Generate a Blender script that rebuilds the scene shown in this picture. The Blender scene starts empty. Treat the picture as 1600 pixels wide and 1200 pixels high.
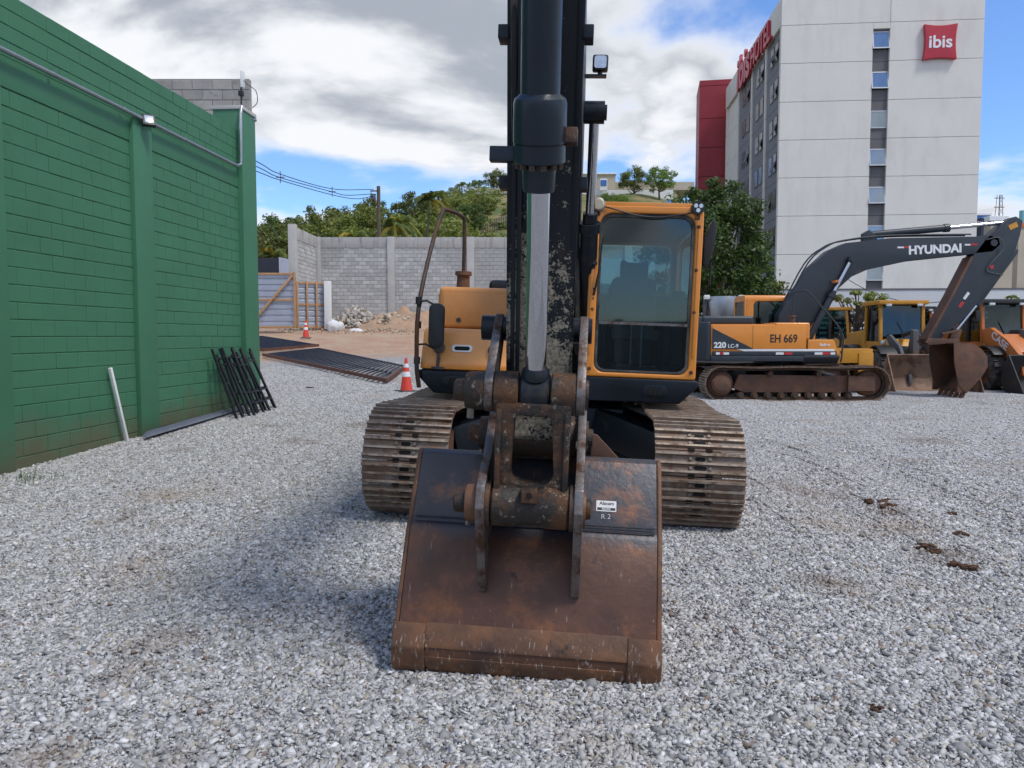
import bpy, bmesh, math, random
import numpy as np
from mathutils import Vector, Matrix, Euler

random.seed(11)
rng = np.random.default_rng(11)
R = math.radians
sc = bpy.context.scene
col = sc.collection

# ------------------------------------------------------------------ camera
CAM_H, PITCH, FPX = 1.6, R(3.62), 1200.0
cd = bpy.data.cameras.new('camera')
cam = bpy.data.objects.new('camera', cd)
col.objects.link(cam)
cam.location = (0, 0, CAM_H)
cam.rotation_euler = (R(90) - PITCH, 0, 0)
cd.sensor_width = 36.0
cd.lens = 27.0
cd.clip_start = 0.05
cd.clip_end = 3000
sc.camera = cam

# ------------------------------------------------------------------ sky and sun
SUN_EL, SUN_AZ = R(58), R(128)          # azimuth clockwise from +Y: behind the camera, to the right
w = bpy.data.worlds.new('World')
sc.world = w
w.use_nodes = True
nt = w.node_tree
nt.nodes.clear()
N = nt.nodes.new
L = nt.links.new
wo = N('ShaderNodeOutputWorld')
bg = N('ShaderNodeBackground')
sky = N('ShaderNodeTexSky')
sky.sky_type = 'NISHITA'
sky.sun_disc = False
sky.sun_elevation = SUN_EL
sky.sun_rotation = SUN_AZ
sky.air_density = 1.0
sky.dust_density = 0.2
sky.ozone_density = 3.0
tc = N('ShaderNodeTexCoord')
sep = N('ShaderNodeSeparateXYZ')
L(tc.outputs['Generated'], sep.inputs[0])


def wmath(op, a, b=None):
    n = N('ShaderNodeMath')
    n.operation = op
    for i, v in enumerate((a, b)):
        if v is None:
            continue
        if isinstance(v, (int, float)):
            n.inputs[i].default_value = v
        else:
            L(v, n.inputs[i])
    return n.outputs[0]


zz = wmath('ADD', wmath('MAXIMUM', sep.outputs[2], 0.0), 0.22)
comb = N('ShaderNodeCombineXYZ')
L(wmath('DIVIDE', sep.outputs[0], zz), comb.inputs[0])
L(wmath('DIVIDE', sep.outputs[1], zz), comb.inputs[1])


def wnoise(off, scale, detail=9, rough=0.52, dist=0.3):
    m = N('ShaderNodeMapping')
    m.inputs['Location'].default_value = off
    L(comb.outputs[0], m.inputs[0])
    n = N('ShaderNodeTexNoise')
    n.inputs['Scale'].default_value = scale
    n.inputs['Detail'].default_value = detail
    n.inputs['Roughness'].default_value = rough
    n.inputs['Distortion'].default_value = dist
    L(m.outputs[0], n.inputs['Vector'])
    return n.outputs[0]


def wrange(v, a, b, c=0.0, d=1.0, smooth=True):
    n = N('ShaderNodeMapRange')
    if smooth:
        n.interpolation_type = 'SMOOTHSTEP'
    for i, x in enumerate((a, b, c, d)):
        n.inputs[i + 1].default_value = x
    L(v, n.inputs[0])
    return n.outputs[0]


CL_OFF = (7.9, 5.3, 0.0)
n1 = wnoise(CL_OFF, 0.95)
n2 = wnoise((CL_OFF[0] - 0.10, CL_OFF[1] + 0.12, 0), 0.95)
dens = wrange(n1, 0.445, 0.53)
lit = wrange(wmath("SUBTRACT", n1, n2), -0.03, 0.09)
thick = wrange(n1, 0.46, 0.60, 0.9, 0.0)
shade = wmath('MAXIMUM', wmath('MULTIPLY', lit, 0.75), thick)
cr = N('ShaderNodeMix')
cr.data_type = 'RGBA'
L(shade, cr.inputs[0])
cr.inputs[6].default_value = (0.25, 0.275, 0.32, 1)
cr.inputs[7].default_value = (0.68, 0.685, 0.70, 1)
sk = N('ShaderNodeMix')
sk.data_type = 'RGBA'
sk.blend_type = 'MULTIPLY'
sk.inputs[0].default_value = 1
L(sky.outputs[0], sk.inputs[6])
sk.inputs[7].default_value = (0.080, 0.098, 0.125, 1)
mx = N('ShaderNodeMix')
mx.data_type = 'RGBA'
L(dens, mx.inputs[0])
L(sk.outputs[2], mx.inputs[6])
L(cr.outputs[2], mx.inputs[7])
L(mx.outputs[2], bg.inputs['Color'])
bg.inputs['Strength'].default_value = 1.0
L(bg.outputs[0], wo.inputs[0])

sd = bpy.data.lights.new('sun', 'SUN')
sd.energy = 1.5
sd.angle = R(12)
sd.color = (1.0, 0.955, 0.89)
sun = bpy.data.objects.new('sun', sd)
col.objects.link(sun)
sdir = Vector((math.sin(SUN_AZ) * math.cos(SUN_EL), math.cos(SUN_AZ) * math.cos(SUN_EL), math.sin(SUN_EL)))
sun.rotation_euler = (-sdir).to_track_quat('-Z', 'Y').to_euler()

sc.view_settings.view_transform = 'Standard'
sc.view_settings.look = 'None'
sc.view_settings.exposure = 0.72
sc.view_settings.gamma = 1.0
sc.view_settings.use_curve_mapping = False
sc.render.engine = 'CYCLES'
sc.cycles.use_denoising = True
sc.cycles.max_bounces = 6
sc.cycles.diffuse_bounces = 3
sc.cycles.glossy_bounces = 3
sc.cycles.adaptive_threshold = 0.02
sc.cycles.transparent_max_bounces = 12


# ------------------------------------------------------------------ geometry helpers
def P(px, py, Y):
    """world point on the plane y=Y that the photograph shows at pixel (px, py)"""
    dx, dy = (px - 800) / FPX, -(py - 600) / FPX
    d = Vector((dx, math.cos(PITCH) + dy * math.sin(PITCH), -math.sin(PITCH) + dy * math.cos(PITCH)))
    t = Y / d.y
    return Vector((d.x * t, Y, CAM_H + d.z * t))


def sstep(a, b, x):
    t = min(1.0, max(0.0, (x - a) / (b - a)))
    return t * t * (3 - 2 * t)


AY = [0, 5, 8, 11, 13.8, 17.3, 20, 24, 28, 32, 36, 41, 46, 500]
AZ = [0, .02, .07, .14, .22, .34, .50, .80, 1.15, 1.5, 1.88, 2.25, 2.5, 2.5]
RUTS = [((3.65, 11.2), (2.7, 5.0)), ((4.75, 11.5), (3.9, 5.0)), ((-1.9, 7.5), (-2.6, 3.5))]


def gz(x, y):
    a = float(np.interp(y, AY, AZ))
    l = 1 - sstep(0.5, 4.2, x)
    z = a * l - 0.10 * sstep(3.5, 7, x) * sstep(11, 19, y)
    z += 0.012 * math.sin(x * 1.7 + 0.6 * y) * math.sin(y * 1.3 - 0.4 * x) + 0.008 * math.sin(x * 3.9 - y * 2.7)
    for (x0, y0), (x1, y1) in RUTS:
        t = ((x - x0) * (x1 - x0) + (y - y0) * (y1 - y0)) / ((x1 - x0) ** 2 + (y1 - y0) ** 2)
        if -0.1 < t < 1.1:
            d = abs((x - x0) * (y1 - y0) - (y - y0) * (x1 - x0)) / math.hypot(x1 - x0, y1 - y0)
            e = sstep(-0.1, 0.15, t) * (1 - sstep(0.85, 1.1, t))
            z += e * (-0.026 * math.exp(-(d / 0.26) ** 2) + 0.014 * math.exp(-((d - 0.5) / 0.2) ** 2))
    return z


def G(px, py):
    """ground point seen at a pixel"""
    lo, hi = 1.5, 60.0
    for _ in range(50):
        Y = (lo + hi) / 2
        p = P(px, py, Y)
        if p.z > gz(p.x, Y):
            lo = Y
        else:
            hi = Y
    p = P(px, py, Y)
    p.z = gz(p.x, Y)
    return p


def tag(o, label=None, cat=None, group=None, kind=None):
    for k, v in (('label', label), ('category', cat), ('group', group), ('kind', kind)):
        if v:
            o[k] = v
    return o


def empty(name, loc=(0, 0, 0), rot=(0, 0, 0), label=None, cat=None, group=None):
    o = bpy.data.objects.new(name, None)
    o.empty_display_size = 0.2
    o.location = loc
    o.rotation_euler = rot
    col.objects.link(o)
    return tag(o, label, cat, group)


def link(name, me, mt=None, parent=None, loc=None, rot=None):
    o = bpy.data.objects.new(name, me)
    if mt is not None and len(me.materials) == 0:
        me.materials.append(mt)
    if parent:
        o.parent = parent
    if loc is not None:
        o.location = loc
    if rot is not None:
        o.rotation_euler = rot
    col.objects.link(o)
    return o


def copy_tree(o, parent=None, keep=None):
    c = o.copy()
    col.objects.link(c)
    c.parent = parent
    for ch in o.children:
        copy_tree(ch, c)
    return c


def rr(cx, cy, w, h, r, n=5):
    """rounded rectangle loop; r one radius or four (top right, top left, bottom left, bottom right)"""
    rs = r if isinstance(r, (list, tuple)) else [r] * 4
    out = []
    for k, (sx, sy) in enumerate(((1, 1), (-1, 1), (-1, -1), (1, -1))):
        q = rs[k]
        ox, oy = cx + sx * (w / 2 - q), cy + sy * (h / 2 - q)
        for i in range(n + 1):
            a = R(90 * k + 90 * i / n)
            out.append((ox + q * math.cos(a), oy + q * math.sin(a)))
    return out


class MB:
    def __init__(s):
        s.bm = bmesh.new()
        s.mi = 0

    def face(s, vs):
        try:
            f = s.bm.faces.new(vs)
            f.material_index = s.mi
            return f
        except ValueError:
            return None

    def box(s, c, size, rot=None):
        m = Matrix.Translation(c)
        if rot:
            m = m @ Euler(rot).to_matrix().to_4x4()
        v = [s.bm.verts.new(m @ Vector((size[0] / 2 * a, size[1] / 2 * b, size[2] / 2 * d)))
             for a in (-1, 1) for b in (-1, 1) for d in (-1, 1)]
        for q in ((0, 1, 3, 2), (4, 6, 7, 5), (0, 4, 5, 1), (2, 3, 7, 6), (0, 2, 6, 4), (1, 5, 7, 3)):
            s.face([v[i] for i in q])
        return s

    def bx(s, x0, x1, y0, y1, z0, z1):
        return s.box(((x0 + x1) / 2, (y0 + y1) / 2, (z0 + z1) / 2), (x1 - x0, y1 - y0, z1 - z0))

    def bar(s, p0, p1, wd, th, up=(0, 0, 1)):
        p0, p1 = Vector(p0), Vector(p1)
        d = (p1 - p0).normalized()
        u = Vector(up)
        if abs(d.dot(u)) > 0.98:
            u = Vector((1, 0, 0))
        a = d.cross(u).normalized()
        b = a.cross(d).normalized()
        v = [s.bm.verts.new(p + a * (wd / 2 * i) + b * (th / 2 * j)) for p in (p0, p1) for i, j in ((-1, -1), (1, -1), (1, 1), (-1, 1))]
        s.face(v[0:4][::-1])
        s.face(v[4:8])
        for i in range(4):
            j = (i + 1) % 4
            s.face([v[i], v[j], v[4 + j], v[4 + i]])
        return s

    def cyl(s, p0, p1, r0, r1=None, n=18, caps=True):
        r1 = r0 if r1 is None else r1
        return s.rev(p0, p1, [(0, r0), (1, r1)], n, caps)

    def rev(s, p0, p1, prof, n=18, caps=True):
        """surface of revolution about p0-p1; prof = [(t along, radius)]"""
        p0, p1 = Vector(p0), Vector(p1)
        d = p1 - p0
        dn = d.normalized()
        u = Vector((0, 0, 1)) if abs(dn.z) < 0.9 else Vector((1, 0, 0))
        a = dn.cross(u).normalized()
        b = dn.cross(a)
        rings = []
        for t, r in prof:
            rings.append([s.bm.verts.new(p0 + d * t + (a * math.cos(2 * math.pi * i / n) + b * math.sin(2 * math.pi * i / n)) * max(r, 1e-4)) for i in range(n)])
        for q, k in zip(rings, rings[1:]):
            for i in range(n):
                j = (i + 1) % n
                s.face([q[i], q[j], k[j], k[i]])
        if caps:
            s.face(rings[0][::-1])
            s.face(rings[-1])
        return s

    def tube(s, pts, r, n=8, sub=0):
        pts = [Vector(p) for p in pts]
        if sub:
            q = []
            ext = [pts[0] * 2 - pts[1]] + pts + [pts[-1] * 2 - pts[-2]]
            for i in range(1, len(ext) - 2):
                for k in range(sub):
                    t = k / sub
                    a, b, c_, d = ext[i - 1], ext[i], ext[i + 1], ext[i + 2]
                    q.append(0.5 * ((2 * b) + (c_ - a) * t + (2 * a - 5 * b + 4 * c_ - d) * t * t + (3 * b - a - 3 * c_ + d) * t ** 3))
            q.append(pts[-1])
            pts = q
        rad = r if isinstance(r, (list, tuple)) else None
        rings = []
        a = None
        for i, p in enumerate(pts):
            d = (pts[min(i + 1, len(pts) - 1)] - pts[max(i - 1, 0)]).normalized()
            if a is None:
                u = Vector((0, 0, 1)) if abs(d.z) < 0.9 else Vector((1, 0, 0))
                a = d.cross(u).normalized()
            else:
                a = (a - d * a.dot(d)).normalized()
            b = d.cross(a)
            q = r if rad is None else rad[0] + (rad[-1] - rad[0]) * i / (len(pts) - 1)
            rings.append([s.bm.verts.new(p + (a * math.cos(2 * math.pi * k / n) + b * math.sin(2 * math.pi * k / n)) * q) for k in range(n)])
        for q, k in zip(rings, rings[1:]):
            for i in range(n):
                j = (i + 1) % n
                s.face([q[i], q[j], k[j], k[i]])
        s.face(rings[0][::-1])
        s.face(rings[-1])
        return s

    def _pt(s, ax, a, u, v):
        return (a, u, v) if ax == 'x' else (u, a, v) if ax == 'y' else (u, v, a)

    def prism(s, pts, ax, a, b):
        q = [[s.bm.verts.new(s._pt(ax, t, u, v)) for u, v in pts] for t in (a, b)]
        s.face(q[0])
        s.face(q[1][::-1])
        n = len(pts)
        for i in range(n):
            j = (i + 1) % n
            s.face([q[0][i], q[1][i], q[1][j], q[0][j]])
        return s

    def frame(s, outer, inner, ax, a, b):
        """plate with a hole: two loops of equal length"""
        n = len(outer)
        q = [[s.bm.verts.new(s._pt(ax, t, u, v)) for u, v in lp] for t in (a, b) for lp in (outer, inner)]
        for i in range(n):
            j = (i + 1) % n
            s.face([q[0][i], q[0][j], q[1][j], q[1][i]])
            s.face([q[2][i], q[3][i], q[3][j], q[2][j]])
            s.face([q[0][i], q[2][i], q[2][j], q[0][j]])
            s.face([q[1][i], q[1][j], q[3][j], q[3][i]])
        return s

    def sheet(s, pts, ax, a, b, th):
        """polyline bent plate of thickness th, extruded along ax"""
        off = []
        n = len(pts)
        for i in range(n):
            p, q = pts[max(i - 1, 0)], pts[min(i + 1, n - 1)]
            d = math.hypot(q[0] - p[0], q[1] - p[1])
            off.append((pts[i][0] - (q[1] - p[1]) / d * th, pts[i][1] + (q[0] - p[0]) / d * th))
        return s.prism(list(pts) + off[::-1], ax, a, b)

    def ball(s, c, r, sub=2, sc_=(1, 1, 1), jit=0):
        m = Matrix.Translation(c) @ Matrix.Diagonal((sc_[0], sc_[1], sc_[2], 1))
        g = bmesh.ops.create_icosphere(s.bm, subdivisions=sub, radius=r, matrix=m)
        for v in g['verts']:
            if jit:
                v.co += Vector((random.uniform(-1, 1), random.uniform(-1, 1), random.uniform(-1, 1))) * jit
            for f in v.link_faces:
                f.material_index = s.mi
        return s

    def mesh(s, name, mats, bevel=0, seg=2, smooth=35, noise=0):
        bmesh.ops.recalc_face_normals(s.bm, faces=s.bm.faces)
        if bevel:
            es = [e for e in s.bm.edges if len(e.link_faces) == 2 and e.calc_face_angle(0) > R(28)]
            bmesh.ops.bevel(s.bm, geom=es, offset=bevel, segments=seg, affect='EDGES', clamp_overlap=True, profile=0.6)
        me = bpy.data.meshes.new(name)
        s.bm.to_mesh(me)
        s.bm.free()
        for m in (mats if isinstance(mats, (list, tuple)) else [mats]):
            me.materials.append(m)
        if smooth:
            me.polygons.foreach_set('use_smooth', [True] * len(me.polygons))
            me.set_sharp_from_angle(angle=R(smooth))
        return me

    def build(s, name, mats, parent=None, bevel=0, seg=2, smooth=35, loc=None, rot=None):
        return link(name, s.mesh(name, mats, bevel, seg, smooth), None, parent, loc, rot)


def np_mesh(name, V, F, mt, colr=None, smooth=False):
    V = np.asarray(V, dtype=np.float32)
    F = np.asarray(F, dtype=np.int32)
    me = bpy.data.meshes.new(name)
    k = F.shape[1]
    me.vertices.add(len(V))
    me.vertices.foreach_set('co', V.ravel())
    me.loops.add(F.size)
    me.loops.foreach_set('vertex_index', F.ravel())
    me.polygons.add(len(F))
    me.polygons.foreach_set('loop_start', np.arange(0, F.size, k, dtype=np.int32))
    me.polygons.foreach_set('loop_total', np.full(len(F), k, dtype=np.int32))
    if colr is not None:
        at = me.color_attributes.new('tint', 'FLOAT_COLOR', 'POINT')
        c4 = np.ones((len(V), 4), dtype=np.float32)
        c4[:, :3] = colr
        at.data.foreach_set('color', c4.ravel())
    me.update(calc_edges=True)
    if smooth:
        me.polygons.foreach_set('use_smooth', [True] * len(F))
    me.materials.append(mt)
    return me


_fonts = {}


def text(name, body, size, mt, parent, mtx, extrude=0.004, bold=0.0, sx=1.0, align='CENTER'):
    cu = bpy.data.curves.new(name, 'FONT')
    cu.body = body
    cu.size = size
    cu.extrude = extrude
    cu.offset = bold
    cu.align_x = align
    cu.align_y = 'CENTER'
    o = bpy.data.objects.new(name, cu)
    col.objects.link(o)
    bpy.context.view_layer.update()
    me = bpy.data.meshes.new_from_object(o.evaluated_get(bpy.context.evaluated_depsgraph_get()))
    bpy.data.objects.remove(o)
    me.transform(mtx @ Matrix.Diagonal((sx, 1, 1, 1)))
    me.materials.clear()
    return link(name, me, mt, parent)


def face_mtx(origin, right, up):
    """matrix putting text in the plane spanned by right and up"""
    r_, u_ = Vector(right).normalized(), Vector(up).normalized()
    n_ = r_.cross(u_)
    m = Matrix((r_, u_, n_)).transposed().to_4x4()
    m.translation = Vector(origin)
    return m


# ------------------------------------------------------------------ materials
def mat(name, c, rough=0.5, metal=0.0, var=0.12, vs=5.0, c2=None, s2=3.0, t2=(0.52, 0.62), c3=None, s3=14.0, t3=(0.58, 0.64),
        bump=0.0, bs=60.0, rand=0.0, coat=0.0, rough2=None, stretch=None, spec=0.5, tint=False, grad=None, extra=None, world=False):
    m = bpy.data.materials.new(name)
    m.use_nodes = True
    t = m.node_tree
    b = t.nodes['Principled BSDF']
    b.inputs['Roughness'].default_value = rough
    b.inputs['Metallic'].default_value = metal
    b.inputs['Coat Weight'].default_value = coat
    b.inputs['Specular IOR Level'].default_value = spec
    nn, ll = t.nodes.new, t.links.new
    if world:
        g_ = nn('ShaderNodeNewGeometry')
        src = g_.outputs['Position']
    else:
        tcn = nn('ShaderNodeTexCoord')
        src = tcn.outputs['Object']
    if rand:
        oi = nn('ShaderNodeObjectInfo')
        add = nn('ShaderNodeVectorMath')
        add.operation = 'MULTIPLY_ADD'
        cb = nn('ShaderNodeCombineXYZ')
        for i in range(3):
            ll(oi.outputs['Random'], cb.inputs[i])
        ll(cb.outputs[0], add.inputs[0])
        add.inputs[1].default_value = (37, 53, 71)
        ll(src, add.inputs[2])
        src = add.outputs[0]
    if stretch:
        mp = nn('ShaderNodeMapping')
        mp.inputs['Scale'].default_value = stretch
        ll(src, mp.inputs[0])
        src2 = mp.outputs[0]
    else:
        src2 = src

    def noise(sc_, det=6, rg=0.6, s=None):
        n = nn('ShaderNodeTexNoise')
        n.inputs['Scale'].default_value = sc_
        n.inputs['Detail'].default_value = det
        n.inputs['Roughness'].default_value = rg
        ll(s or src, n.inputs['Vector'])
        return n.outputs[0]

    def rng_(v, a, b_, c_=0.0, d=1.0):
        n = nn('ShaderNodeMapRange')
        for i, x in enumerate((a, b_, c_, d)):
            n.inputs[i + 1].default_value = x
        ll(v, n.inputs[0])
        return n.outputs[0]

    def mix(f, a, b_, mode='MIX'):
        n = nn('ShaderNodeMix')
        n.data_type = 'RGBA'
        n.blend_type = mode
        for i, v in ((0, f), (6, a), (7, b_)):
            if isinstance(v, (int, float)):
                n.inputs[i].default_value = v
            elif isinstance(v, tuple):
                n.inputs[i].default_value = (*v, 1)
            else:
                ll(v, n.inputs[i])
        return n.outputs[2]

    cur = tuple(c)
    n1_ = noise(vs)
    v1 = rng_(n1_, 0.25, 0.75, 1 - var, 1 + var)
    cb2 = nn('ShaderNodeCombineColor')
    for i in range(3):
        ll(v1, cb2.inputs[i])
    cur = mix(1.0, cur, cb2.outputs[0], 'MULTIPLY')
    if tint:
        at = nn('ShaderNodeAttribute')
        at.attribute_name = 'tint'
        cur = mix(1.0, cur, at.outputs['Color'], 'MULTIPLY')
    if rand:
        v = rng_(oi.outputs['Random'], 0, 1, 1 - rand, 1 + rand)
        cb3 = nn('ShaderNodeCombineColor')
        for i in range(3):
            ll(v, cb3.inputs[i])
        cur = mix(1.0, cur, cb3.outputs[0], 'MULTIPLY')
    rsock = None

    def gradient(f, g):
        # g = (axis, a, b): the share of the second colour falls from 1 at a to 0 at b
        sp = nn('ShaderNodeSeparateXYZ')
        ll(tcn.outputs['Object'] if not world else src, sp.inputs[0])
        q = rng_(sp.outputs[g[0]], g[1], g[2], 1.0, 0.0)
        mm = nn('ShaderNodeMath')
        mm.operation = 'ADD'
        ll(q, mm.inputs[0])
        ll(f, mm.inputs[1])
        return mm.outputs[0]

    if c2 is not None:
        f = noise(s2, 8, 0.65, src2)
        if grad:
            f = gradient(f, grad)
            f = rng_(f, t2[0] + 0.5, t2[1] + 0.5)
        else:
            f = rng_(f, *t2)
        cur = mix(f, cur, tuple(c2))
        if rough2 is not None:
            rsock = rng_(f, 0, 1, rough, rough2)
    if c3 is not None:
        f3 = rng_(noise(s3, 8, 0.7, src2), *t3)
        cur = mix(f3, cur, tuple(c3))
    if extra:
        cur = extra(t, cur, src, noise, rng_, mix)
    ll(cur, b.inputs['Base Color'])
    if rsock is None:
        rsock = rng_(noise(vs * 2.3), 0.3, 0.7, max(0.02, rough - 0.06), min(1, rough + 0.08))
    ll(rsock, b.inputs['Roughness'])
    if bump:
        bn = nn('ShaderNodeBump')
        bn.inputs['Strength'].default_value = bump
        bn.inputs['Distance'].default_value = 0.01
        ll(noise(bs, 4), bn.inputs['Height'])
        ll(bn.outputs[0], b.inputs['Normal'])
    return m


def glass_mat(name, tint, refl=1.0):
    m = bpy.data.materials.new(name)
    m.use_nodes = True
    t = m.node_tree
    t.nodes.clear()
    nn, ll = t.nodes.new, t.links.new
    o = nn('ShaderNodeOutputMaterial')
    tr = nn('ShaderNodeBsdfTransparent')
    tr.inputs[0].default_value = (*tint, 1)
    gl = nn('ShaderNodeBsdfGlossy')
    gl.inputs['Roughness'].default_value = 0.03
    gl.inputs['Color'].default_value = (refl, refl, refl, 1)
    fr = nn('ShaderNodeFresnel')
    fr.inputs[0].default_value = 1.55
    mx_ = nn('ShaderNodeMixShader')
    ll(fr.outputs[0], mx_.inputs[0])
    ll(tr.outputs[0], mx_.inputs[1])
    ll(gl.outputs[0], mx_.inputs[2])
    ll(mx_.outputs[0], o.inputs[0])
    return m


M = {}
M['green'] = mat('green_paint', (0.046, 0.170, 0.088), 0.62, var=0.10, vs=1.4, c2=(0.10, 0.105, 0.055), s2=2.2, t2=(0.38, 0.85), grad=(2, 0.0, 1.1), bump=0.25, bs=90, world=True)
M['green_smooth'] = mat('green_paint_render', (0.046, 0.170, 0.088), 0.55, var=0.08, vs=1.1, c2=(0.10, 0.105, 0.055), s2=2.2, t2=(0.45, 0.95), grad=(2, 0.0, 1.0), bump=0.12, bs=50, world=True)
M['green_joint'] = mat('green_joint_paint', (0.036, 0.138, 0.072), 0.8, var=0.15, vs=3, bump=0.3, bs=80, world=True)
M['block'] = mat('concrete_block', (0.45, 0.45, 0.44), 0.9, var=0.14, vs=3, rand=0.16, c3=(0.24, 0.24, 0.23), s3=9, t3=(0.56, 0.75), bump=0.5, bs=120)
M['mortar'] = mat('mortar', (0.27, 0.27, 0.265), 0.95, var=0.2, vs=4, bump=0.4, bs=60)
M['concrete'] = mat('concrete', (0.42, 0.41, 0.39), 0.88, var=0.14, vs=1.5, c2=(0.12, 0.115, 0.11), s2=1.5, t2=(0.52, 0.75), stretch=(3.5, 3.5, 0.5), bump=0.3, bs=60)
M['concrete_plain'] = mat('concrete_column', (0.44, 0.43, 0.41), 0.88, var=0.12, vs=1.5, bump=0.3, bs=60)
M['steel_pipe'] = mat('galvanised_steel', (0.36, 0.38, 0.40), 0.38, 0.85, var=0.12, vs=8)
M['black'] = mat('black_plastic', (0.012, 0.013, 0.014), 0.45, var=0.2, vs=9)
M['rubber'] = mat('rubber', (0.018, 0.018, 0.018), 0.75, var=0.25, vs=9, c2=(0.16, 0.14, 0.12), s2=4, t2=(0.38, 0.75))
M['white'] = mat('white_paint', (0.74, 0.74, 0.72), 0.5, var=0.06, vs=4)
M['lamp_glass'] = mat('lamp_lens', (0.62, 0.66, 0.68), 0.12, 0.3, var=0.15, vs=30)
M['navy'] = mat('navy_black_paint', (0.009, 0.013, 0.019), 0.36, spec=0.3, var=0.25, vs=3, c2=(0.06, 0.045, 0.032), s2=5, t2=(0.60, 0.80), c3=(0.16, 0.15, 0.13), s3=26, t3=(0.70, 0.74), rough2=0.75, bump=0.06, bs=30)
M['navy_far'] = mat('charcoal_paint', (0.023, 0.031, 0.041), 0.42, var=0.2, vs=2, c2=(0.09, 0.075, 0.06), s2=3, t2=(0.60, 0.85), rough2=0.7)
M['orange'] = mat('orange_paint', (0.70, 0.248, 0.030), 0.36, var=0.07, vs=2.2, c2=(0.40, 0.20, 0.08), s2=2.4, t2=(0.60, 0.95), coat=0.25, rough2=0.6, bump=0.02, bs=12)
M['orange_pale'] = mat('pale_orange_paint', (0.73, 0.310, 0.085), 0.42, var=0.07, vs=2.0, c2=(0.50, 0.24, 0.08), s2=1.6, t2=(0.50, 0.9), coat=0.15)  # paler orange for the near machine's tool box and fuel tank
M['yellow'] = mat('yellow_paint', (0.60, 0.275, 0.030), 0.42, var=0.1, vs=2, c2=(0.30, 0.19, 0.06), s2=2.5, t2=(0.55, 0.85), rough2=0.7)
M['case_orange'] = mat('deep_orange_paint', (0.52, 0.155, 0.035), 0.42, var=0.1, vs=2, c2=(0.22, 0.10, 0.04), s2=2.5, t2=(0.58, 0.85), rough2=0.7)
M['shoe'] = mat('track_shoe_steel', (0.185, 0.115, 0.074), 0.60, 0.2, var=0.25, vs=7, c2=(0.27, 0.235, 0.20), s2=9, t2=(0.45, 0.68), c3=(0.11, 0.05, 0.025), s3=6, t3=(0.57, 0.68), rand=0.14, rough2=0.8, bump=0.35, bs=70)
M['bolt'] = mat('bolt_steel', (0.20, 0.165, 0.14), 0.5, 0.7, var=0.25, vs=30)
M['hole'] = mat('painted_hole_shade', (0.008, 0.007, 0.006), 0.9)  # near-black faces put the shade inside holes and slots into the colour
M['rust_dark'] = mat('rusty_dark_steel', (0.060, 0.040, 0.030), 0.62, 0.3, var=0.3, vs=6, c2=(0.15, 0.065, 0.028), s2=7, t2=(0.48, 0.66), c3=(0.24, 0.19, 0.13), s3=22, t3=(0.60, 0.70), rough2=0.85, bump=0.5, bs=50)
M['rust_frame'] = mat('rusty_track_frame', (0.15, 0.072, 0.043), 0.75, 0.1, var=0.25, vs=4, c2=(0.07, 0.05, 0.042), s2=3, t2=(0.45, 0.7), bump=0.3, bs=30)
M['shoe_edge'] = mat('worn_grouser_edge', (0.37, 0.295, 0.225), 0.45, 0.3, var=0.3, vs=9, c2=(0.16, 0.105, 0.07), s2=11, t2=(0.46, 0.62), rand=0.12, rough2=0.8, bump=0.3, bs=80)
M['linkage'] = mat('muddy_linkage_steel', (0.032, 0.027, 0.023), 0.55, 0.4, var=0.3, vs=7, c2=(0.13, 0.062, 0.030), s2=6, t2=(0.46, 0.62), c3=(0.30, 0.26, 0.19), s3=28, t3=(0.58, 0.66), rough2=0.85, bump=0.6, bs=45)
M['worn_steel'] = mat('worn_plate_edge', (0.20, 0.185, 0.18), 0.42, 0.75, var=0.3, vs=9, c2=(0.10, 0.055, 0.035), s2=9, t2=(0.45, 0.62), rough2=0.8, bump=0.3, bs=60)
M['chrome'] = mat('chrome_rod', (0.56, 0.57, 0.60), 0.03, 1.0, var=0.03, vs=0.7)
M['wood'] = mat('raw_timber', (0.46, 0.26, 0.12), 0.75, var=0.2, vs=3, c2=(0.27, 0.15, 0.08), s2=4, t2=(0.5, 0.75), stretch=(8, 8, 1), bump=0.2, bs=40)
M['sheet_metal'] = mat('corrugated_zinc', (0.40, 0.43, 0.50), 0.42, 0.55, var=0.12, vs=2)
M['fence_blue'] = mat('blue_black_fence_paint', (0.022, 0.030, 0.052), 0.34, 0.2, var=0.2, vs=5)
M['rust_edge'] = mat('rusty_red_primer', (0.12, 0.045, 0.025), 0.75, var=0.3, vs=6)
M['frame_black'] = mat('black_steel_tube', (0.016, 0.018, 0.020), 0.4, 0.3, var=0.3, vs=9, c2=(0.16, 0.15, 0.13), s2=14, t2=(0.62, 0.72))
M['cone_red'] = mat('cone_plastic', (0.66, 0.055, 0.030), 0.45, var=0.1, vs=6)
M['sack'] = mat('white_sack', (0.66, 0.67, 0.67), 0.7, var=0.1, vs=9, bump=0.4, bs=25)
M['rubble'] = mat('rubble', (0.42, 0.38, 0.33), 0.9, var=0.25, vs=2, tint=True, bump=0.5, bs=20)
M['clod'] = mat('brown_earth_clod', (0.085, 0.040, 0.020), 0.9, var=0.35, vs=30, bump=0.8, bs=120)
M['trunk'] = mat('bark', (0.11, 0.085, 0.06), 0.9, var=0.3, vs=4, bump=0.5, bs=14)
M['glass'] = glass_mat('cab_glass', (0.66, 0.80, 0.81))
M['glass_dark'] = glass_mat('dark_cab_glass', (0.42, 0.56, 0.58))
M['cabin_dark'] = mat('cabin_lining', (0.030, 0.033, 0.034), 0.7, var=0.2, vs=6)
M['seat_grey'] = mat('seat_fabric', (0.10, 0.10, 0.105), 0.85, var=0.12, vs=20)
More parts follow.
